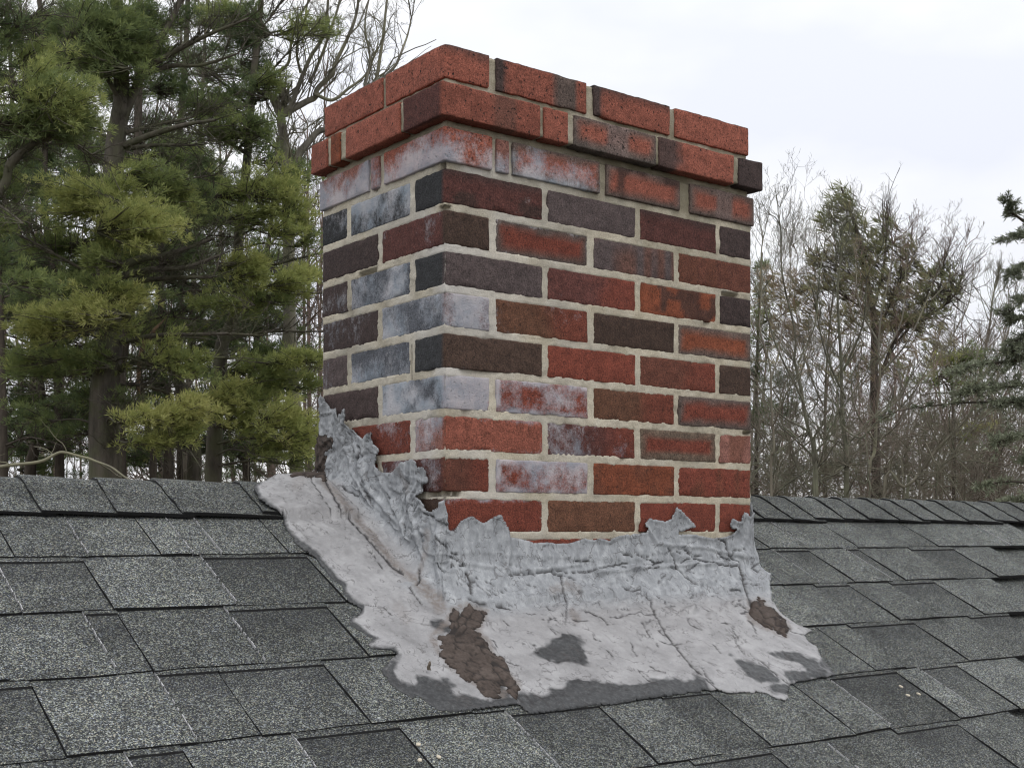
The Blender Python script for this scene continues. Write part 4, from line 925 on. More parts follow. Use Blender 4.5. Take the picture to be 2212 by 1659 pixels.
def px_line(pts, depth, dz=None):
    return np.array([at(p[0], p[1], depth + (0 if dz is None else dz * i / (len(pts) - 1))) for i, p in enumerate(pts)])
def stem_base(u, v, depth):                            # carry a stem from a picture point straight down into the ground
    p = at(u, v, depth); return np.array([p[0], p[1], GROUND - .2])
def pine(label, depth, trunk, tw, limbs=(), pads=(), mat=M_BARK, seed=1, leafmat=None, group=None, cat='pine tree', name='pine_tree', extra=None, dens=1.0, size=.17, fill=0):
    """trunk: picture points from the bottom up, tw widths in pixels; limbs: (points, width px); pads: (u, v, rx, ry, depth offset, tone)"""
    r = np.random.default_rng(seed); k = S_(depth)
    org = stem_base(*trunk[0], depth); T = thing(name, org, label, cat, group)
    w, tr = Wood(), Wood()
    pts = np.concatenate([[org, org * .4 + px_line(trunk[:1], depth)[0] * .6], px_line(trunk, depth)])
    P, R = tr.line(pts, tw[0] * k * .62, tw[1] * k * .5, 9, 5, .03)
    if trunk[-1][1] < 120 and name == 'pine_tree':       # the leader and crown go on above the picture
        e = px_line(trunk[-1:], depth)[0]; d = unit(P[-1] - P[-3]); tr.line([e - d * .1, e + d * 1.6, e + d * 3.2 + [.1, 0, 0]], R[-1], .02, 7, 4, .03)
        u_, v_ = trunk[-1]; pads = list(pads) + [(u_ + s_ * 70, v_ - h_, 70 - h_ * .12, 34, r.uniform(-.5, .5), .45) for s_, h_ in ((1, 40), (-1, 90), (1, 160), (-1, 220), (.3, 320))]
    tr.build('trunk', mat, T, org)
    for L in limbs:
        w_ = Wood(); w, keepw = w_, w
        lp = px_line(L[0], depth, L[2] if len(L) > 2 else r.uniform(-1.2, .8)); wd = L[1] * k * .5
        P, R = w.line(lp, wd, wd * .35, 6, 5, .05)
        n = int(len(P) * 2.2); ix = r.integers(2, len(P), n); d = unit(unit(P[np.minimum(ix, len(P) - 1)] - P[ix - 1]) + r.normal(0, .6, (n, 3)) + [0, 0, .25])
        spawn(r, P[ix], d, r.uniform(.25, .9, n) * depth / 22, np.full(n, .010), [(4, .5, .6, .7, 3), (3, .5, .7, .7, 3), (0, 1, 1, 1, 3)], w, .2, .35, 5)
        w.build('limb', mat, T, org); w = keepw
    lv = Leaves(); pads = list(pads); ru = [trunk[0][0], trunk[-1][0]]
    for i in range(fill):
        v_ = r.uniform(20, 800); pads.append((np.interp(-v_, [-q[1] for q in trunk], [q[0] for q in trunk]) + r.choice([-1, 1]) * r.uniform(35, 150), v_, r.uniform(45, 75), r.uniform(22, 36), r.uniform(-.6, .8), r.uniform(.34, .58)))
    for p in pads:
        tu = np.interp(-p[1], [-q[1] for q in trunk], [q[0] for q in trunk])
        rt = pad(r, lv, w, p[0], p[1], p[2], p[3], depth + p[4], p[5], dens * (p[6] if len(p) > 6 else 1), size=size * (depth / 22) ** .5, from_u=tu)
        o0 = at(tu, p[1] + r.uniform(5, 30), depth); wl3 = .022 * depth / 22
        w.line([o0, o0 * .5 + rt * .5 + [0, 0, .08], rt, at(p[0], p[1], depth + p[4]) * .4 + rt * .6], wl3, wl3 * .4, 4, 4, .04)
    if extra: extra(r, lv, w)
    o = w.build('twigs', mat, T, org)
    if o: o['kind'] = 'stuff'
    if lv.n: lv.build('foliage', leafmat or M_PINE, T, org)['kind'] = 'stuff'
    return T

# --- the wood on the left
GL = 'pines beyond the ridge on the left'
pine('tall white pine with forked trunk, nearest on the left', 22, [(229, 1030), (226, 900), (231, 760), (234, 640), (238, 520), (243, 400), (250, 300), (261, 230), (262, 150), (255, 60), (250, -60)], (64, 22),
     [([(250, 330), (262, 280), (292, 200), (330, 120), (368, 50), (402, -40)], 26, 0),
      ([(254, 316), (334, 294), (410, 272), (468, 264)], 16), ([(254, 321), (340, 318), (428, 317)], 12), ([(267, 284), (334, 275), (418, 257)], 12), ([(301, 157), (370, 148), (434, 144), (515, 120)], 13),
      ([(317, 140), (401, 104), (470, 70), (541, 43)], 13), ([(261, 225), (225, 160), (200, 130), (160, 135)], 12), ([(254, 575), (310, 562), (368, 552), (465, 518)], 22), ([(251, 598), (330, 586), (401, 582), (478, 555)], 18),
      ([(247, 628), (301, 612), (380, 604), (461, 603)], 17), ([(247, 739), (334, 729), (420, 726), (501, 725), (568, 729)], 13), ([(231, 805), (270, 795), (314, 776), (360, 778), (485, 777)], 16),
      ([(227, 836), (287, 834), (330, 842), (374, 856)], 13), ([(231, 926), (267, 903), (300, 890)], 14), ([(217, 973), (254, 959), (310, 964), (378, 963)], 11), ([(236, 440), (190, 470), (120, 455)], 12), ([(232, 700), (180, 720), (90, 715)], 12),
      ([(236, 610), (170, 580), (60, 520), (-20, 490)], 9), ([(250, 480), (330, 520), (400, 500)], 9), ([(229, 870), (160, 845), (90, 850)], 8), ([(244, 390), (300, 400), (370, 395), (450, 385)], 10)],
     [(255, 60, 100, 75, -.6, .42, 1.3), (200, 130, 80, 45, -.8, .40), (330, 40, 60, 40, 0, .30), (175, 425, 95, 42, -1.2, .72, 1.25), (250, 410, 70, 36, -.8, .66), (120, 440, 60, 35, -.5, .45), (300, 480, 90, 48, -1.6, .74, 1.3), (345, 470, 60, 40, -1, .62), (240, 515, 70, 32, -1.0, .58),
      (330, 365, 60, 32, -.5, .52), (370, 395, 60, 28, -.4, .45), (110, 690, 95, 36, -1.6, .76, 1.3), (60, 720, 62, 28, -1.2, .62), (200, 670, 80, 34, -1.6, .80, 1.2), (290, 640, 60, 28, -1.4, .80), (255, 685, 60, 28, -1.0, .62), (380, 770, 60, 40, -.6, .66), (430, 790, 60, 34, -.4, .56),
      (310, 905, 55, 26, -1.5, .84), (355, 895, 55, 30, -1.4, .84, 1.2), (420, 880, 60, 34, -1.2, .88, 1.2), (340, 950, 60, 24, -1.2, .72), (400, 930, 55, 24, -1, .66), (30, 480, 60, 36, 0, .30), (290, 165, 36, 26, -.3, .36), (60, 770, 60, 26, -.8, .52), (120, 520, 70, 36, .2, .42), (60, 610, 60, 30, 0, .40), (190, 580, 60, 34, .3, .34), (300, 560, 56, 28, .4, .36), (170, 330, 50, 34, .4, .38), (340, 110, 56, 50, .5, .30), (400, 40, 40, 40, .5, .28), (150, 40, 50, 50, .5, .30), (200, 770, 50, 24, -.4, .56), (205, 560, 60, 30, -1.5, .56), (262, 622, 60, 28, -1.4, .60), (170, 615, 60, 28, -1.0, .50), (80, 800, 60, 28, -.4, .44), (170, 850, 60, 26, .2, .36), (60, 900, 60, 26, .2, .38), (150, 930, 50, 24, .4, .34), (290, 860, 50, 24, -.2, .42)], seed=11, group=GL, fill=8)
pine('white pine beside the chimney with long drooping green sprays', 24, [(458, 1030), (464, 900), (472, 800), (478, 740), (500, 690), (512, 600), (520, 480), (535, 330), (548, 180), (560, 60), (566, -60)], (34, 10),
     [([(535, 330), (480, 300), (400, 285)], 8), ([(520, 480), (590, 455), (660, 440)], 10), ([(512, 590), (600, 570), (690, 545)], 11), ([(505, 660), (600, 640), (690, 632)], 11), ([(478, 740), (560, 720), (690, 715)], 10), ([(548, 190), (600, 140), (640, 90)], 6),
      ([(470, 820), (570, 800), (690, 790)], 9), ([(464, 900), (540, 890), (640, 930)], 9), ([(560, 60), (600, 20), (620, -20)], 5), ([(541, 230), (500, 190), (440, 150)], 7), ([(460, 960), (560, 950), (660, 985)], 7), ([(520, 470), (470, 480), (400, 470)], 7)],
     [(535, 50, 50, 60, 0, .24), (560, 120, 40, 45, .2, .22), (500, 80, 50, 34, .4, .22), (470, 215, 70, 34, -.6, .36), (430, 230, 52, 28, -.8, .40), (520, 200, 56, 32, -.4, .30), (555, 270, 50, 36, -.8, .36), (480, 280, 80, 34, -.8, .44, 1.2), (560, 300, 44, 40, -.5, .38),
      (530, 410, 65, 40, -1.0, .58, 1.2), (600, 400, 66, 50, -1.2, .66, 1.3), (655, 440, 46, 48, -1.2, .70, 1.2), (560, 465, 70, 36, -1.0, .60), (640, 490, 60, 34, -1.2, .64), (520, 470, 44, 30, -.4, .42), (650, 380, 40, 30, -.6, .48), (670, 520, 36, 30, -.8, .46),
      (520, 570, 52, 28, -1.2, .76, 1.1), (560, 590, 66, 34, -1.2, .70, 1.2), (480, 645, 64, 32, -1.2, .60), (440, 655, 42, 24, -.8, .55), (640, 605, 64, 34, -1.4, .72, 1.2), (680, 590, 36, 26, -1, .66), (610, 640, 60, 26, -.8, .46), (540, 660, 44, 24, -.8, .52),
      (560, 790, 70, 34, -.8, .58), (640, 770, 66, 32, -1.2, .66), (690, 770, 40, 30, -1.2, .70), (600, 820, 80, 30, -.8, .56), (680, 830, 44, 28, -.8, .55), (480, 870, 60, 36, -1.2, .80, 1.2), (520, 850, 50, 34, -1.2, .78), (570, 860, 60, 36, -1, .66, 1.1),
      (540, 910, 70, 32, -1, .68), (620, 900, 66, 40, -1.4, .76, 1.25), (660, 935, 50, 44, -1.4, .74, 1.2), (600, 960, 66, 36, -1, .60), (660, 990, 40, 28, -.8, .50)], seed=12, group=GL, fill=8)
pine('white pine with a thick limb reaching in from the left edge', 19, [(-75, 1030), (-70, 800), (-66, 600), (-60, 420), (-50, 200), (-40, -40)], (70, 40),
     [([(-60, 470), (0, 398), (20, 354), (53, 327), (110, 294), (154, 264)], 24, 0), ([(-50, 200), (0, 190), (67, 172)], 15, 0), ([(-48, 90), (0, 72), (40, 50), (85, 30)], 14), ([(110, 294), (150, 300), (200, 330)], 8), ([(-60, 440), (-10, 440), (50, 480)], 10)],
     [(100, 190, 78, 46, -.4, .56, 1.3), (160, 215, 60, 46, -.6, .58, 1.3), (60, 250, 66, 44, -.4, .46, 1.2), (130, 270, 70, 40, -.2, .40), (190, 240, 42, 46, -.2, .50), (30, 280, 50, 30, 0, .36), (20, 30, 60, 50, 0, .28), (-10, 120, 50, 40, 0, .30), (60, 330, 50, 26, .3, .32), (20, 420, 44, 26, .2, .34), (0, 560, 40, 36, .4, .32)], seed=13, group=GL, fill=10)
pine('thin straight pine between the left edge and the forked pine', 27, [(131, 1030), (128, 900), (124, 690), (110, 560), (104, 520), (97, 418), (100, 250), (92, 100), (80, -40)], (19, 9),
     [([(104, 540), (60, 500), (0, 480)], 7), ([(124, 690), (170, 640), (220, 630)], 6), ([(126, 860), (60, 840), (0, 830)], 6), ([(98, 400), (150, 370), (190, 360)], 6), ([(122, 640), (60, 620), (0, 640)], 6)],
     [(60, 560, 60, 40, 0, .26), (130, 600, 60, 40, .4, .24), (40, 860, 66, 40, 0, .30), (120, 900, 60, 44, .4, .28), (190, 890, 50, 40, .8, .22), (100, 350, 60, 44, .4, .28), (30, 640, 50, 34, .4, .34), (110, 60, 40, 60, .4, .26), (150, 960, 60, 30, .6, .22), (160, 780, 60, 40, .6, .26), (30, 960, 50, 40, .4, .24)], mat=M_BARKD, seed=14, group=GL, fill=16)
pine('dark pine trunk standing just right of the forked pine', 26, [(257, 1030), (256, 900), (262, 780), (280, 640), (295, 480), (300, 300), (302, 100), (300, -40)], (32, 12),
     [([(256, 960), (330, 950), (400, 975)], 6), ([(270, 720), (340, 690), (420, 690)], 7), ([(290, 520), (360, 480), (430, 470)], 6)],
     [(330, 700, 60, 40, 1, .26), (400, 700, 60, 34, 1, .30), (420, 540, 60, 44, 1, .28), (350, 820, 60, 44, 1, .26), (420, 340, 66, 44, 1.2, .28), (330, 260, 60, 40, 1.2, .28), (390, 180, 60, 44, 1.4, .26), (320, 980, 60, 26, .8, .22), (200, 560, 60, 44, 1, .24), (160, 320, 60, 40, 1.4, .26)], mat=M_BARKD, seed=15, group=GL, fill=18)
pine('grey-barked pine under the bright sprays near the ridge', 28, [(419, 1030), (418, 960), (400, 860), (372, 790), (350, 700), (345, 560), (380, 360), (400, 150), (405, -40)], (30, 10),
     [([(405, 880), (480, 840), (540, 850)], 6), ([(350, 690), (420, 660), (480, 670)], 6)], [(470, 740, 70, 44, .6, .26), (530, 700, 60, 36, .8, .28), (480, 960, 66, 34, .8, .24), (560, 680, 60, 30, 1, .30), (440, 440, 70, 50, 1, .28), (470, 380, 60, 36, 1.2, .30), (580, 560, 60, 30, 1, .30), (620, 700, 60, 26, 1, .30), (300, 560, 60, 40, 1, .24)], seed=16, group=GL, fill=16)
for (lab, dep, tr_, tw_, sd_) in [('slanting pine trunk low at the left edge', 27, [(66, 1030), (74, 980), (84, 929), (90, 860), (70, 700), (40, 500), (30, 300), (20, 100)], (24, 8), 31), ('narrow dark pine trunk right of the bright low sprays', 29, [(534, 1030), (531, 970), (540, 860), (560, 700), (585, 500), (600, 300)], (17, 7), 32),
                                  ('slim dark pine trunk below the snapped snag', 27, [(362, 1030), (364, 960), (366, 886), (358, 840), (346, 790), (345, 700), (352, 500), (360, 300)], (22, 7), 33),
                                  ('pale pine trunk standing at the left picture edge', 25, [(8, 1030), (6, 940), (4, 800), (0, 600), (-6, 300)], (20, 10), 34), ('reddish thin pine trunk beside the grey-barked one', 30, [(390, 1030), (388, 960), (384, 860), (392, 700), (400, 500)], (14, 6), 35)]:
    r_ = np.random.default_rng(sd_); u0 = tr_[0][0]
    pine(lab, dep, tr_, tw_, [([(u0 + 2, v_), (u0 + s_ * 60, v_ - 14), (u0 + s_ * 130, v_ - 6 + 10 * s_)], 5) for v_, s_ in ((960, 1), (900, -1), (820, 1), (740, -1), (640, 1), (520, -1))],
         [(u0 + r_.uniform(-110, 110), r_.uniform(250, 1010), r_.uniform(45, 70), r_.uniform(24, 40), r_.uniform(-.5, 1.5), r_.uniform(.18, .34)) for _ in range(9)], mat=M_BARKD, seed=sd_, group=GL)
# snapped snag with split pale heartwood
def snag():
    dep = 22.8; org = stem_base(312, 900, dep); T = thing('broken_snag', org, 'snapped dead trunk with split orange heartwood among the left pines', 'dead tree')
    w = Wood(); pts = np.concatenate([[org], px_line([(330, 1030), (322, 930), (312, 870), (302, 800)], dep)]); w.line(pts, .075, .045, 8, 5, .02); w.build('trunk', M_BARKD, T, org)
    w = Wood()
    w.line(px_line([(300, 885), (297, 830), (304, 780), (318, 735)], dep - .1), .03, .045, 6, 5, .05); w.line(px_line([(318, 738), (332, 715), (348, 700), (360, 688)], dep - .1), .045, .004, 6, 5, .03)
    w.build('split_heartwood', M_SNAG, T, org)
snag()
# dead limb hanging low over the ridge
def dead_limb():
    dep = 17; pts = px_line([(-30, 1010), (20, 1002), (84, 996), (118, 984), (144, 976), (180, 986), (214, 1001), (246, 1017), (280, 1036)], dep)
    o = thing('dead_branch', pts[0], 'bare fallen dead branch arching low above the left ridge', 'branch'); w = Wood(); w.line(pts, .026, .014, 6, 6, .03)
    r = np.random.default_rng(5); spawn(r, pts[[1, 3, 4, 6]], unit(r.normal(0, 1, (4, 3)) + [0, 0, .4]), np.full(4, .5), np.full(4, .009), [(3, .5, .6, .7, 3), (0, 1, 1, 1, 3)], w)
    w.build('wood', M_OAK, o, pts[0])
dead_limb()

# --- bare trees
def u0r(stems): return stems[0][0][0][0] > 1500
def bare(label, depth, stems, levels, seed, mat=M_OAK, twigmat=None, group=None, dens=1.0, name='bare_tree', cat='bare tree', up=.35, crook=.4, base=None, lenf=1.0, cut=None):
    """stems: (picture points, width at start, width at end)"""
    r = np.random.default_rng(seed); k = S_(depth); b = base or stems[0][0][0]
    org = stem_base(b[0], b[1], depth); T = thing(name, org, label, cat, group); w, tw = Wood(), Wood()
    for i, (pts, w0, w1) in enumerate(stems):
        lp = px_line(pts, depth, 0 if i == 0 else r.uniform(-1.0, 1.0))
        if i == 0 or pts[0][1] > 990: lp = np.concatenate([[np.array([lp[0, 0], lp[0, 1], GROUND - .2])], lp])
        wl2 = w if i == 0 else Wood(); wf = .78 if u0r(stems) else 1.0; P, R = wl2.line(lp, w0 * k * .5 * wf, w1 * k * .5 * wf, 7, 5, (.075 if wf < 1 else .04) * depth / 20)
        if i: wl2.build('limb', mat, T, org)
        vis = np.where(to_px(P)[:, 1] < 1120)[0]; vis = vis[vis > 1]
        if len(vis) < 2: continue
        L = np.linalg.norm(np.diff(P[vis], axis=0), axis=1).sum(); n = max(2, int(L * 4.0 * dens)); ix = r.choice(vis, n)
        td = unit(P[ix] - P[ix - 1]); a = r.normal(.75, .2, n)[:, None]; sd2 = unit(np.cross(td, r.normal(0, 1, td.shape)))
        d = unit(td * np.cos(a) + sd2 * np.sin(a) + [0, 0, up * .6])
        spawn(r, P[ix], d, r.uniform(.5, 1.45, n) * lenf * depth / 22, np.clip(R[ix] * r.uniform(.25, .5, n), .005, .016 * depth / 22), levels, tw, up, crook)
        e = P[-1:]; spawn(r, np.repeat(e, 3, 0), unit(np.repeat(unit(P[-1:] - P[-2:-1]), 3, 0) + r.normal(0, .25, (3, 3))), np.full(3, .8 * lenf * depth / 22), np.full(3, max(w1 * k * .45, .006)), levels, tw, up, crook)
    w.build('trunk', mat, T, org); tw.build('twigs', twigmat or mat, T, org)['kind'] = 'stuff'; return T
OAKL = [(3.2, .55, .6, .65, 4), (3.6, .52, .62, .7, 3), (3.2, .5, .7, .75, 3), (0, 1, 1, 1, 3)]
bare('crooked bare oak rising behind the chimney cap', 25, [([(640, 1030), (632, 800), (625, 600), (622, 420), (621, 324), (609, 254)], 34, 20), ([(616, 248), (630, 222), (653, 162), (670, 125), (702, 69), (712, -20)], 13, 5), ([(616, 250), (656, 220), (681, 206), (686, 192), (716, 162), (725, 139), (748, 88), (769, 23), (775, -20)], 15, 5),
     ([(681, 208), (716, 212), (753, 190), (790, 162), (812, 116)], 8, 4), ([(674, 183), (676, 158), (706, 93), (729, 23), (740, -30)], 8, 4), ([(609, 254), (580, 190), (588, 157), (621, 139), (628, 104), (640, 50), (669, 0)], 9, 4), ([(625, 560), (640, 380), (645, 330), (670, 303), (693, 281), (735, 262), (800, 190), (813, 162), (826, 93), (838, -10)], 20, 5),
     ([(760, 240), (843, 150), (866, 120), (878, 81), (890, 35)], 8, 3), ([(653, 162), (640, 100), (660, 40), (670, -20)], 6, 3), ([(790, 200), (800, 120), (790, 60), (800, -20)], 6, 3)], OAKL, 41, M_OAK, M_OAK, dens=1.35, crook=.55, up=.42, base=(640, 1030))
bare('slender bare tree seen between the left pine crowns', 34, [([(60, 1030), (66, 800), (58, 500), (50, 200), (40, 0)], 16, 5), ([(62, 600), (20, 450), (0, 300)], 8, 4), ([(58, 480), (90, 300), (110, 120), (130, 0)], 8, 4), ([(52, 260), (20, 120), (-10, 20)], 6, 3)], OAKL, 42, M_TWIG, dens=1.1)
bare('bare tree with fine twigs behind the gap right of the forked pine', 33, [([(400, 1030), (410, 800), (420, 560), (430, 350), (440, 160), (450, 0)], 16, 5), ([(420, 560), (370, 420), (340, 300), (345, 180)], 8, 3), ([(425, 450), (500, 330), (540, 220)], 8, 3), ([(435, 260), (400, 140), (390, 40)], 6, 3), ([(410, 760), (470, 620), (560, 560)], 7, 3)], OAKL, 43, M_TWIG, dens=1.1)
bare('bare tree whose twigs fill the gap by the chimney edge', 32, [([(585, 1030), (600, 860), (620, 700), (640, 600), (660, 480), (670, 360)], 16, 5), ([(610, 780), (660, 700), (700, 660)], 8, 3), ([(620, 700), (570, 640), (540, 600)], 7, 3), ([(600, 860), (650, 840), (700, 760)], 7, 3), ([(592, 950), (640, 900), (690, 900)], 7, 3)], OAKL, 44, M_RED, dens=1.4)
GR = 'bare trees beyond the ridge on the right'
BL = [(3.4, .56, .6, .6, 4), (3.6, .55, .62, .65, 3), (3.0, .5, .7, .7, 3), (0, 1, 1, 1, 3)]
bare('lichen-green bare tree close beside the chimney', 21, [([(1763, 1075), (1755, 1000), (1740, 916), (1724, 804), (1715, 748), (1700, 660), (1690, 560), (1685, 490)], 13, 3), ([(1757, 1005), (1775, 955), (1800, 900), (1810, 850)], 6, 3), ([(1735, 880), (1700, 800), (1660, 720), (1640, 640)], 7, 3), ([(1745, 940), (1690, 900), (1640, 850), (1610, 830)], 6, 3), ([(1722, 790), (1760, 700), (1765, 600), (1780, 520)], 6, 3), ([(1757, 1010), (1720, 960), (1660, 900)], 6, 3), ([(1745, 940), (1700, 960), (1640, 1010)], 5, 2)], BL, 51, M_LICH, M_LICH, GR, 1.5, up=.5)
bare('pale lichen-spotted bare tree right of the chimney', 22, [([(1825, 1075), (1828, 1000), (1827, 930), (1822, 860), (1818, 760), (1812, 640), (1820, 560)], 18, 4), ([(1822, 890), (1812, 910), (1838, 933), (1865, 936), (1897, 905)], 7, 5), ([(1818, 800), (1860, 700), (1870, 600)], 7, 3), ([(1822, 860), (1780, 760), (1760, 660)], 7, 3), ([(1826, 960), (1880, 900), (1940, 850)], 6, 3), ([(1826, 1010), (1770, 1000), (1700, 1040)], 5, 3), ([(1865, 936), (1873, 990), (1878, 1030)], 5, 4)], BL, 52, M_LICH, M_LICH, GR, 1.5, up=.45)
bare('thin dark bare sapling nearest the chimney edge', 20, [([(1671, 1075), (1667, 972), (1666, 922), (1660, 830), (1650, 740), (1655, 640), (1650, 540)], 8, 3), ([(1667, 980), (1640, 930), (1620, 900)], 4, 2), ([(1666, 922), (1700, 860), (1730, 790)], 5, 2), ([(1660, 830), (1690, 740), (1700, 640), (1705, 560)], 4, 2)], BL, 53, M_TWIG, M_TWIG, GR, 1.5, up=.55)
bare('bare tree with a trunk leaning far to the right', 21, [([(1905, 1078), (1945, 1047), (1984, 1017), (2029, 961), (2063, 927), (2100, 885), (2130, 850)], 10, 5), ([(1984, 1017), (2030, 1000), (2100, 960), (2170, 930)], 5, 2), ([(2029, 961), (2000, 900), (1990, 840), (2010, 780)], 5, 2), ([(2063, 927), (2090, 850), (2110, 780)], 5, 2), ([(1950, 1045), (1900, 1010), (1840, 1000)], 4, 2), ([(1984, 1017), (1960, 960), (1900, 900)], 4, 2)], BL, 54, M_TWIG, M_TWIG, GR, 1.6, up=.2)
bare('second leaning bare tree with mossy bark', 23, [([(1966, 1078), (1990, 1050), (2026, 1014), (2068, 972), (2120, 900), (2150, 820), (2160, 740)], 9, 3), ([(2026, 1014), (2080, 1000), (2150, 1000)], 5, 2), ([(2068, 972), (2050, 900), (2070, 820)], 5, 2), ([(2120, 900), (2170, 860), (2220, 850)], 4, 2)], BL, 55, M_LICH, M_TWIG, GR, 1.5, up=.3)
bare('forked bare tree in front of the windblown pine', 24, [([(1880, 1075), (1890, 980), (1897, 899), (1906, 804), (1903, 748), (1912, 640), (1925, 520)], 12, 3), ([(1906, 804), (1960, 740), (2010, 640), (2040, 560)], 6, 2), ([(1903, 748), (1860, 660), (1850, 560)], 6, 2), ([(1897, 899), (1960, 850), (2020, 800)], 6, 3), ([(1892, 960), (1850, 880), (1840, 800)], 6, 3), ([(1904, 780), (1950, 690), (1960, 580), (1975, 510)], 5, 2), ([(2010, 640), (2060, 590), (2090, 540)], 4, 2)], BL, 56, M_OAK, M_RED, GR, 1.4, up=.45, lenf=.6)
bare('reddish bare tree behind the lichen-green ones', 28, [([(1780, 1075), (1785, 900), (1790, 760), (1800, 640), (1810, 540)], 10, 3), ([(1785, 880), (1740, 780), (1720, 660), (1725, 560)], 5, 2), ([(1790, 760), (1850, 680), (1880, 600)], 5, 2), ([(1785, 830), (1830, 760), (1840, 680)], 5, 2)], BL, 57, M_TWIG, M_RED, GR, 1.7, up=.45)
bare('bare tree with upright twigs left of the spruce', 34, [([(2100, 1080), (2105, 960), (2110, 850), (2125, 760), (2140, 680), (2150, 630)], 12, 4), ([(2106, 930), (2070, 820), (2060, 720), (2070, 650)], 6, 2), ([(2112, 840), (2170, 740), (2190, 660)], 6, 2), ([(2110, 880), (2150, 800), (2175, 700), (2180, 620)], 5, 2), ([(2060, 740), (2090, 660), (2100, 610)], 4, 2)], BL, 58, M_TWIG, M_TWIG, GR, 1.5, up=.75, crook=.3, lenf=.6)
bare('low tangled bare tree at the foot of the spruce', 27, [([(2160, 1080), (2165, 1000), (2150, 930), (2160, 860)], 9, 3), ([(2162, 1000), (2100, 960), (2040, 950)], 5, 2), ([(2155, 950), (2200, 900), (2230, 850)], 5, 2), ([(2163, 1030), (2110, 1030), (2050, 1040)], 4, 2)], BL, 59, M_TWIG, M_RED, GR, 1.9, up=.2)
bare('low tangled bare tree between the leaning trunks and chimney', 26, [([(1700, 1080), (1720, 1000), (1700, 930), (1690, 860), (1720, 780)], 9, 3), ([(1715, 980), (1780, 930), (1860, 920)], 5, 2), ([(1705, 950), (1650, 900), (1620, 860)], 5, 2), ([(1716, 1010), (1780, 1020), (1840, 1040)], 4, 2), ([(1690, 870), (1640, 790), (1620, 740)], 4, 2)], BL, 60, M_TWIG, M_RED, GR, 1.9, up=.3)

# --- windblown pine, dark cedar and spruce on the right
def wind(r, lv, wd):
    for (u, v, rx, ry, tn, n) in [(1820, 425, 18, 26, .30, 60), (1832, 455, 24, 26, .30, 90), (1848, 500, 32, 34, .32, 150), (1800, 470, 22, 18, .35, 50), (1790, 490, 18, 16, .35, 40), (1866, 548, 36, 36, .38, 170), (1812, 555, 50, 22, .42, 120), (1770, 565, 24, 14, .42, 40), (1885, 600, 44, 40, .45, 200), (1830, 605, 55, 26, .48, 150), (1880, 660, 52, 40, .5, 200),
                                  (1915, 490, 16, 30, .30, 70), (1905, 530, 22, 30, .34, 80), (1955, 550, 26, 42, .55, 110), (1965, 600, 30, 36, .5, 110), (1990, 640, 30, 30, .4, 90), (2010, 600, 22, 26, .32, 60), (2040, 590, 18, 34, .3, 70), (2065, 620, 18, 26, .32, 60), (2035, 640, 34, 36, .34, 120), (1995, 690, 52, 20, .36, 150), (1960, 700, 40, 22, .42, 110), (1920, 700, 48, 30, .6, 140), (1850, 690, 50, 36, .62, 140), (1780, 620, 34, 18, .5, 70), (1760, 700, 50, 40, .7, 110), (1700, 690, 44, 40, .75, 90), (1960, 790, 60, 40, .55, 110), (1680, 620, 40, 40, .7, 120), (1740, 640, 50, 50, .75, 150), (1720, 760, 60, 50, .78, 120), (1850, 780, 60, 50, .7, 120), (1950, 650, 40, 30, .55, 100), (2020, 740, 50, 26, .5, 90)]:
        n = int(n * .45); rx, ry = rx * 1.3, ry * 1.25; k = S_(26); c = at(u, v, 26); d = unit(r.normal(0, 1, (n, 3))) * r.uniform(0, 1, (n, 1)) ** .5
        C = c + RT * d[:, :1] * rx * k + FW * d[:, 1:2] * rx * k + UP * d[:, 2:] * ry * k
        ax = unit(-RT * .75 + UP * .55 + r.normal(0, .45, (n, 3))); lv.tufts(r, C, ax, np.full(n, .23) * r.uniform(.7, 1.25, n), np.full(n, tn) + r.normal(0, .12, n), 9, .55, .085)
        P0 = C + (RT * .25 - UP * .2) * r.uniform(.4, 1.2, (n, 1)); m = n // 2
        wd.add(np.stack([P0[:m], (P0[:m] + C[:m]) / 2 - UP * .03, C[:m]], 1), np.array([[.010, .007, .005]]) * np.ones((m, 1)), 3)
pine('sparse windblown pine leaning left above the bare trees', 26, [(1892, 1075), (1892, 900), (1889, 760), (1884, 660), (1872, 596), (1858, 530), (1836, 463), (1815, 404)], (20, 4),
     [([(1890, 830), (1935, 740), (1967, 697), (2007, 688), (2052, 654), (2079, 600)], 10, 0), ([(1884, 660), (1912, 580), (1914, 519), (1920, 472)], 7, 0), ([(1889, 720), (1930, 650), (1955, 590), (1960, 540)], 6, 0), ([(1935, 740), (1990, 680), (2030, 620), (2040, 570)], 6, 0), ([(1872, 600), (1820, 590), (1770, 570)], 6, 0), ([(1886, 680), (1820, 640), (1760, 620)], 5, 0)],
     (), mat=M_BARKD, seed=61, leafmat=M_OLIVE, extra=wind, cat='pine tree')
pine('small dark green cedar half hidden by the chimney edge', 27, [(1636, 1075), (1636, 900), (1638, 740), (1642, 640), (1648, 545)], (10, 3), (), [(1646, 570, 14, 24, 0, .30), (1640, 620, 22, 30, 0, .34), (1638, 680, 30, 30, 0, .52), (1632, 730, 34, 34, 0, .42), (1640, 800, 34, 34, 0, .25), (1700, 830, 30, 26, .5, .2), (1700, 880, 40, 30, .5, .22), (1640, 900, 34, 34, 0, .22)], mat=M_BARKD, seed=62, cat='cedar tree', name='cedar_tree')
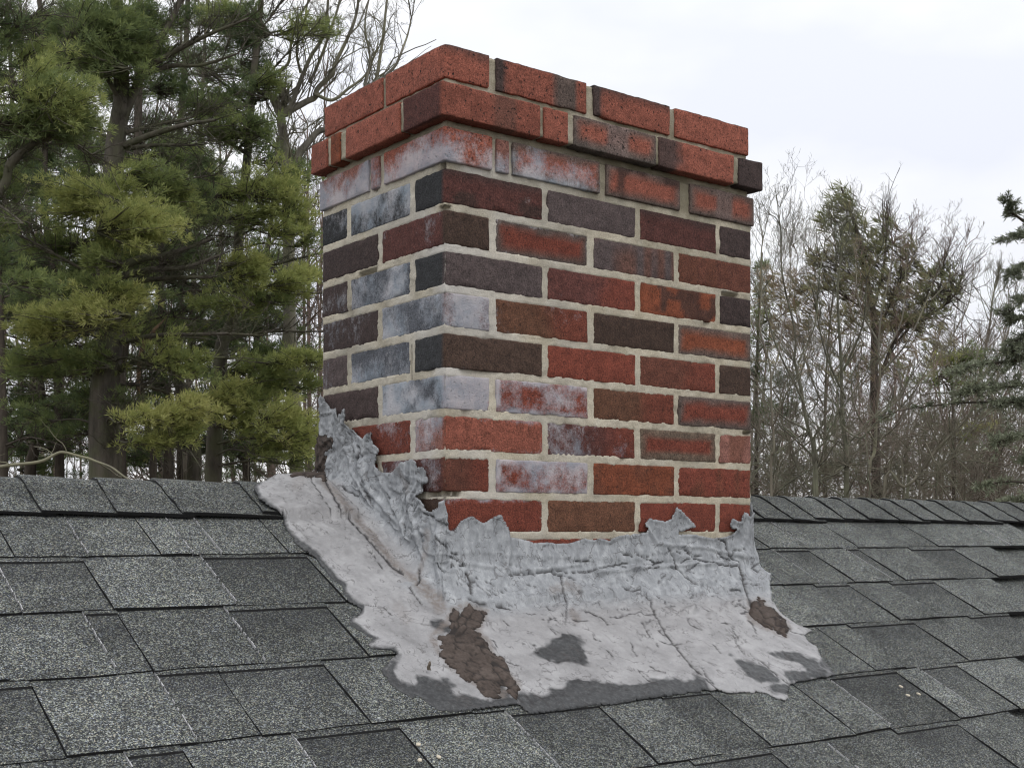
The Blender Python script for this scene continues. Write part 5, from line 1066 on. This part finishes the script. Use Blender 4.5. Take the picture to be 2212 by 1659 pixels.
pine('yellow-green pine sapling low behind the leaning trunks', 28, [(2060, 1078), (2060, 960), (2055, 850), (2050, 760)], (9, 4), (), [(2030, 780, 36, 28, 0, .80, 1.4), (2060, 810, 40, 26, 0, .55), (2100, 770, 34, 30, 0, .40, 1.3), (2090, 800, 30, 20, 0, .36), (2000, 820, 30, 18, 0, .42), (2110, 925, 34, 20, -1, .84), (2080, 940, 30, 16, -1, .6)], mat=M_BARKD, seed=63, cat='pine tree')
def spruce(r, lv, wd):
    def bough(pts, w, rx, tn):
        P = catmull(px_line(pts, 20, -.4), np.linspace(0, len(pts) - 1, 26)); wd.add(P[None], np.linspace(w, w * .35, 26)[None], 5)
        n = 9 * rx; ix = r.integers(1, 26, n); side = r.normal(0, 1, (n, 3)); side[:, 2] *= .45; L = r.uniform(.05, .34, (n, 1)) * rx / 11
        td = unit(P[ix] - P[ix - 1]); q = P[ix] + unit(side + td * .9) * L - UP * L * .12
        wd.add(np.stack([P[ix], (P[ix] + q) / 2, q], 1), np.array([[.006, .005, .004]]) * np.ones((n, 1)), 3)
        for f in (.35, .6, .85, 1.05):
            C = P[ix] + (q - P[ix]) * f; lv.tufts(r, C, unit(unit(q - P[ix]) + [0, 0, .3]), np.full(n, .085) * r.uniform(.8, 1.2, n), np.full(n, tn) + .22 * f - .1 + r.normal(0, .08, n), 9, 1.1, .16)
    for pts, w, rx, tn in [([(2290, 520), (2230, 490), (2195, 466), (2180, 452), (2178, 432)], .03, 6, .25), ([(2290, 560), (2230, 520), (2200, 508), (2172, 518)], .03, 6, .25), ([(2290, 590), (2240, 572), (2200, 580), (2182, 590)], .03, 7, .28), ([(2300, 640), (2240, 630), (2205, 648)], .03, 7, .28), ([(2300, 690), (2250, 670), (2200, 690), (2178, 668)], .03, 9, .25), ([(2310, 730), (2250, 715), (2195, 735)], .03, 11, .25),
                           ([(2320, 800), (2240, 775), (2170, 782), (2110, 788), (2066, 800)], .035, 11, .42), ([(2320, 770), (2240, 750), (2180, 760)], .03, 12, .30), ([(2320, 850), (2230, 832), (2150, 838), (2080, 846)], .035, 13, .45), ([(2320, 880), (2240, 870), (2160, 870)], .03, 12, .30), ([(2330, 945), (2260, 935), (2200, 942), (2155, 955)], .035, 12, .5), ([(2340, 1000), (2270, 990), (2215, 985)], .03, 9, .4), ([(2320, 1050), (2240, 1045), (2180, 1040), (2120, 1048)], .03, 6, .45), ([(2320, 1090), (2250, 1075), (2190, 1078)], .03, 8, .45), ([(2208, 866), (2140, 868), (2068, 871), (1970, 882), (1900, 899)], .02, 2, .2)]: bough(pts, w, rx, tn)
pine('blue-green spruce with drooping boughs at the right edge', 20, [(2330, 1080), (2326, 900), (2322, 700), (2312, 500), (2300, 340), (2290, 200)], (48, 10), (), (), mat=M_BARKD, seed=64, leafmat=M_SPRUCE, extra=spruce, cat='spruce tree', name='spruce_tree')

# --- the wood farther back: one mass of trunks, twigs and evergreen
def far_wood():
    r = np.random.default_rng(77); w, lv = Wood(), Leaves()
    lv2 = [(4, .5, .6, .6, 3), (4, .5, .65, .7, 3), (3, .5, .8, .7, 3), (0, 1, 1, 1, 3)]
    for n, (ua, ub), (da, db), (ha, hb) in [(40, (-150, 760), (34, 60), (5.0, 13.0)), (44, (1560, 2380), (32, 60), (2.2, 5.2)), (30, (740, 1580), (32, 60), (2.6, 6.0)), (40, (-1100, -150), (32, 60), (4.0, 10.0))]:
        for i in range(n):
            u = r.uniform(ua, ub); dep = r.uniform(da, db); h = r.uniform(ha, hb) * dep / 40 + 2.0 - (1.6 if u > 1960 else 0)
            b = at(u, 1150, dep); b[2] = GROUND - .2; top = b + [r.normal(0, .6), r.normal(0, .6), h - GROUND - 1.0]
            mid = (b + top) / 2 + [r.normal(0, .35), r.normal(0, .35), 0]
            P, R = w.line([b, mid, top], r.uniform(.05, .13), .02, 5, 6, .12)
            m = 15; ix = r.integers(4, len(P), m); d = unit(r.normal(0, .7, (m, 3)) + [0, 0, .7]); spawn(r, P[ix], d, r.uniform(1.0, 3.0, m), np.full(m, .024), lv2[1:] if i % 3 else lv2, w, .4, .4, 5)
    m = mesh('distant_wood', np.concatenate(w.V), np.concatenate(w.F), True); o = link('distant_wood', m, M_RED); tag(o, 'brown leafless wood filling the distance behind the roof', 'woodland', kind='stuff')
    for n, (ua, ub), (va, vb), (da, db), tn, s_ in [(70, (-120, 720), (520, 1040), (32, 46), .24, 50), (64, (-140, 600), (0, 600), (30, 46), .28, 50), (22, (1640, 2300), (900, 1060), (34, 44), .30, 40)]:
        for i in range(n): pad(r, lv, Wood(), r.uniform(ua, ub), r.uniform(va, vb), s_ * r.uniform(.6, 1.3), s_ * r.uniform(.4, .8), r.uniform(da, db), tn + r.normal(0, .05), .42, size=.30, clump=22)
    o = lv.build('distant_evergreens', M_PINE, None, np.zeros(3)); tag(o, 'dim evergreen undergrowth far behind the nearer trees', 'woodland', kind='stuff')
def brush():
    r = np.random.default_rng(88); w = Wood()              # leafless undergrowth standing under the far trees
    n = 900; u = r.uniform(1600, 2330, n); dep = r.uniform(24, 34, n)
    S = np.array([at(a, 1150, d) for a, d in zip(u, dep)]); S[:, 2] = r.uniform(-2.2, 2.6, n) * r.uniform(.3, 1, n)
    spawn(r, S, unit(r.normal(0, .9, (n, 3)) + [0, 0, .6]), r.uniform(.8, 2.0, n), np.full(n, .014), [(5, .6, .6, .7, 3), (4, .55, .65, .8, 3), (0, 1, 1, 1, 3)], w, .15, .6, 5)
    n = 260; u = r.uniform(-60, 720, n); dep = r.uniform(28, 40, n)
    S = np.array([at(a, 1150, d) for a, d in zip(u, dep)]); S[:, 2] = r.uniform(-2.4, .6, n)
    spawn(r, S, unit(r.normal(0, .7, (n, 3)) + [0, 0, .8]), r.uniform(1.0, 2.6, n), np.full(n, .022), [(5, .6, .6, .6, 3), (4, .55, .65, .7, 3), (0, 1, 1, 1, 3)], w, .2, .45, 5)
    n = 520; u = r.uniform(700, 1620, n); dep = r.uniform(26, 40, n)
    S = np.array([at(a, 1150, d) for a, d in zip(u, dep)]); S[:, 2] = r.uniform(-2.6, 1.6, n)
    spawn(r, S, unit(r.normal(0, .8, (n, 3)) + [0, 0, .8]), r.uniform(1.0, 2.4, n), np.full(n, .018), [(5, .6, .6, .6, 3), (4, .55, .65, .7, 3), (0, 1, 1, 1, 3)], w, .2, .5, 5)
    m = mesh('undergrowth', np.concatenate(w.V), np.concatenate(w.F), True); tag(link('undergrowth', m, M_TWIG), 'leafless brown brush low behind the roof ridge', 'brush', kind='stuff')
brush()
far_wood()
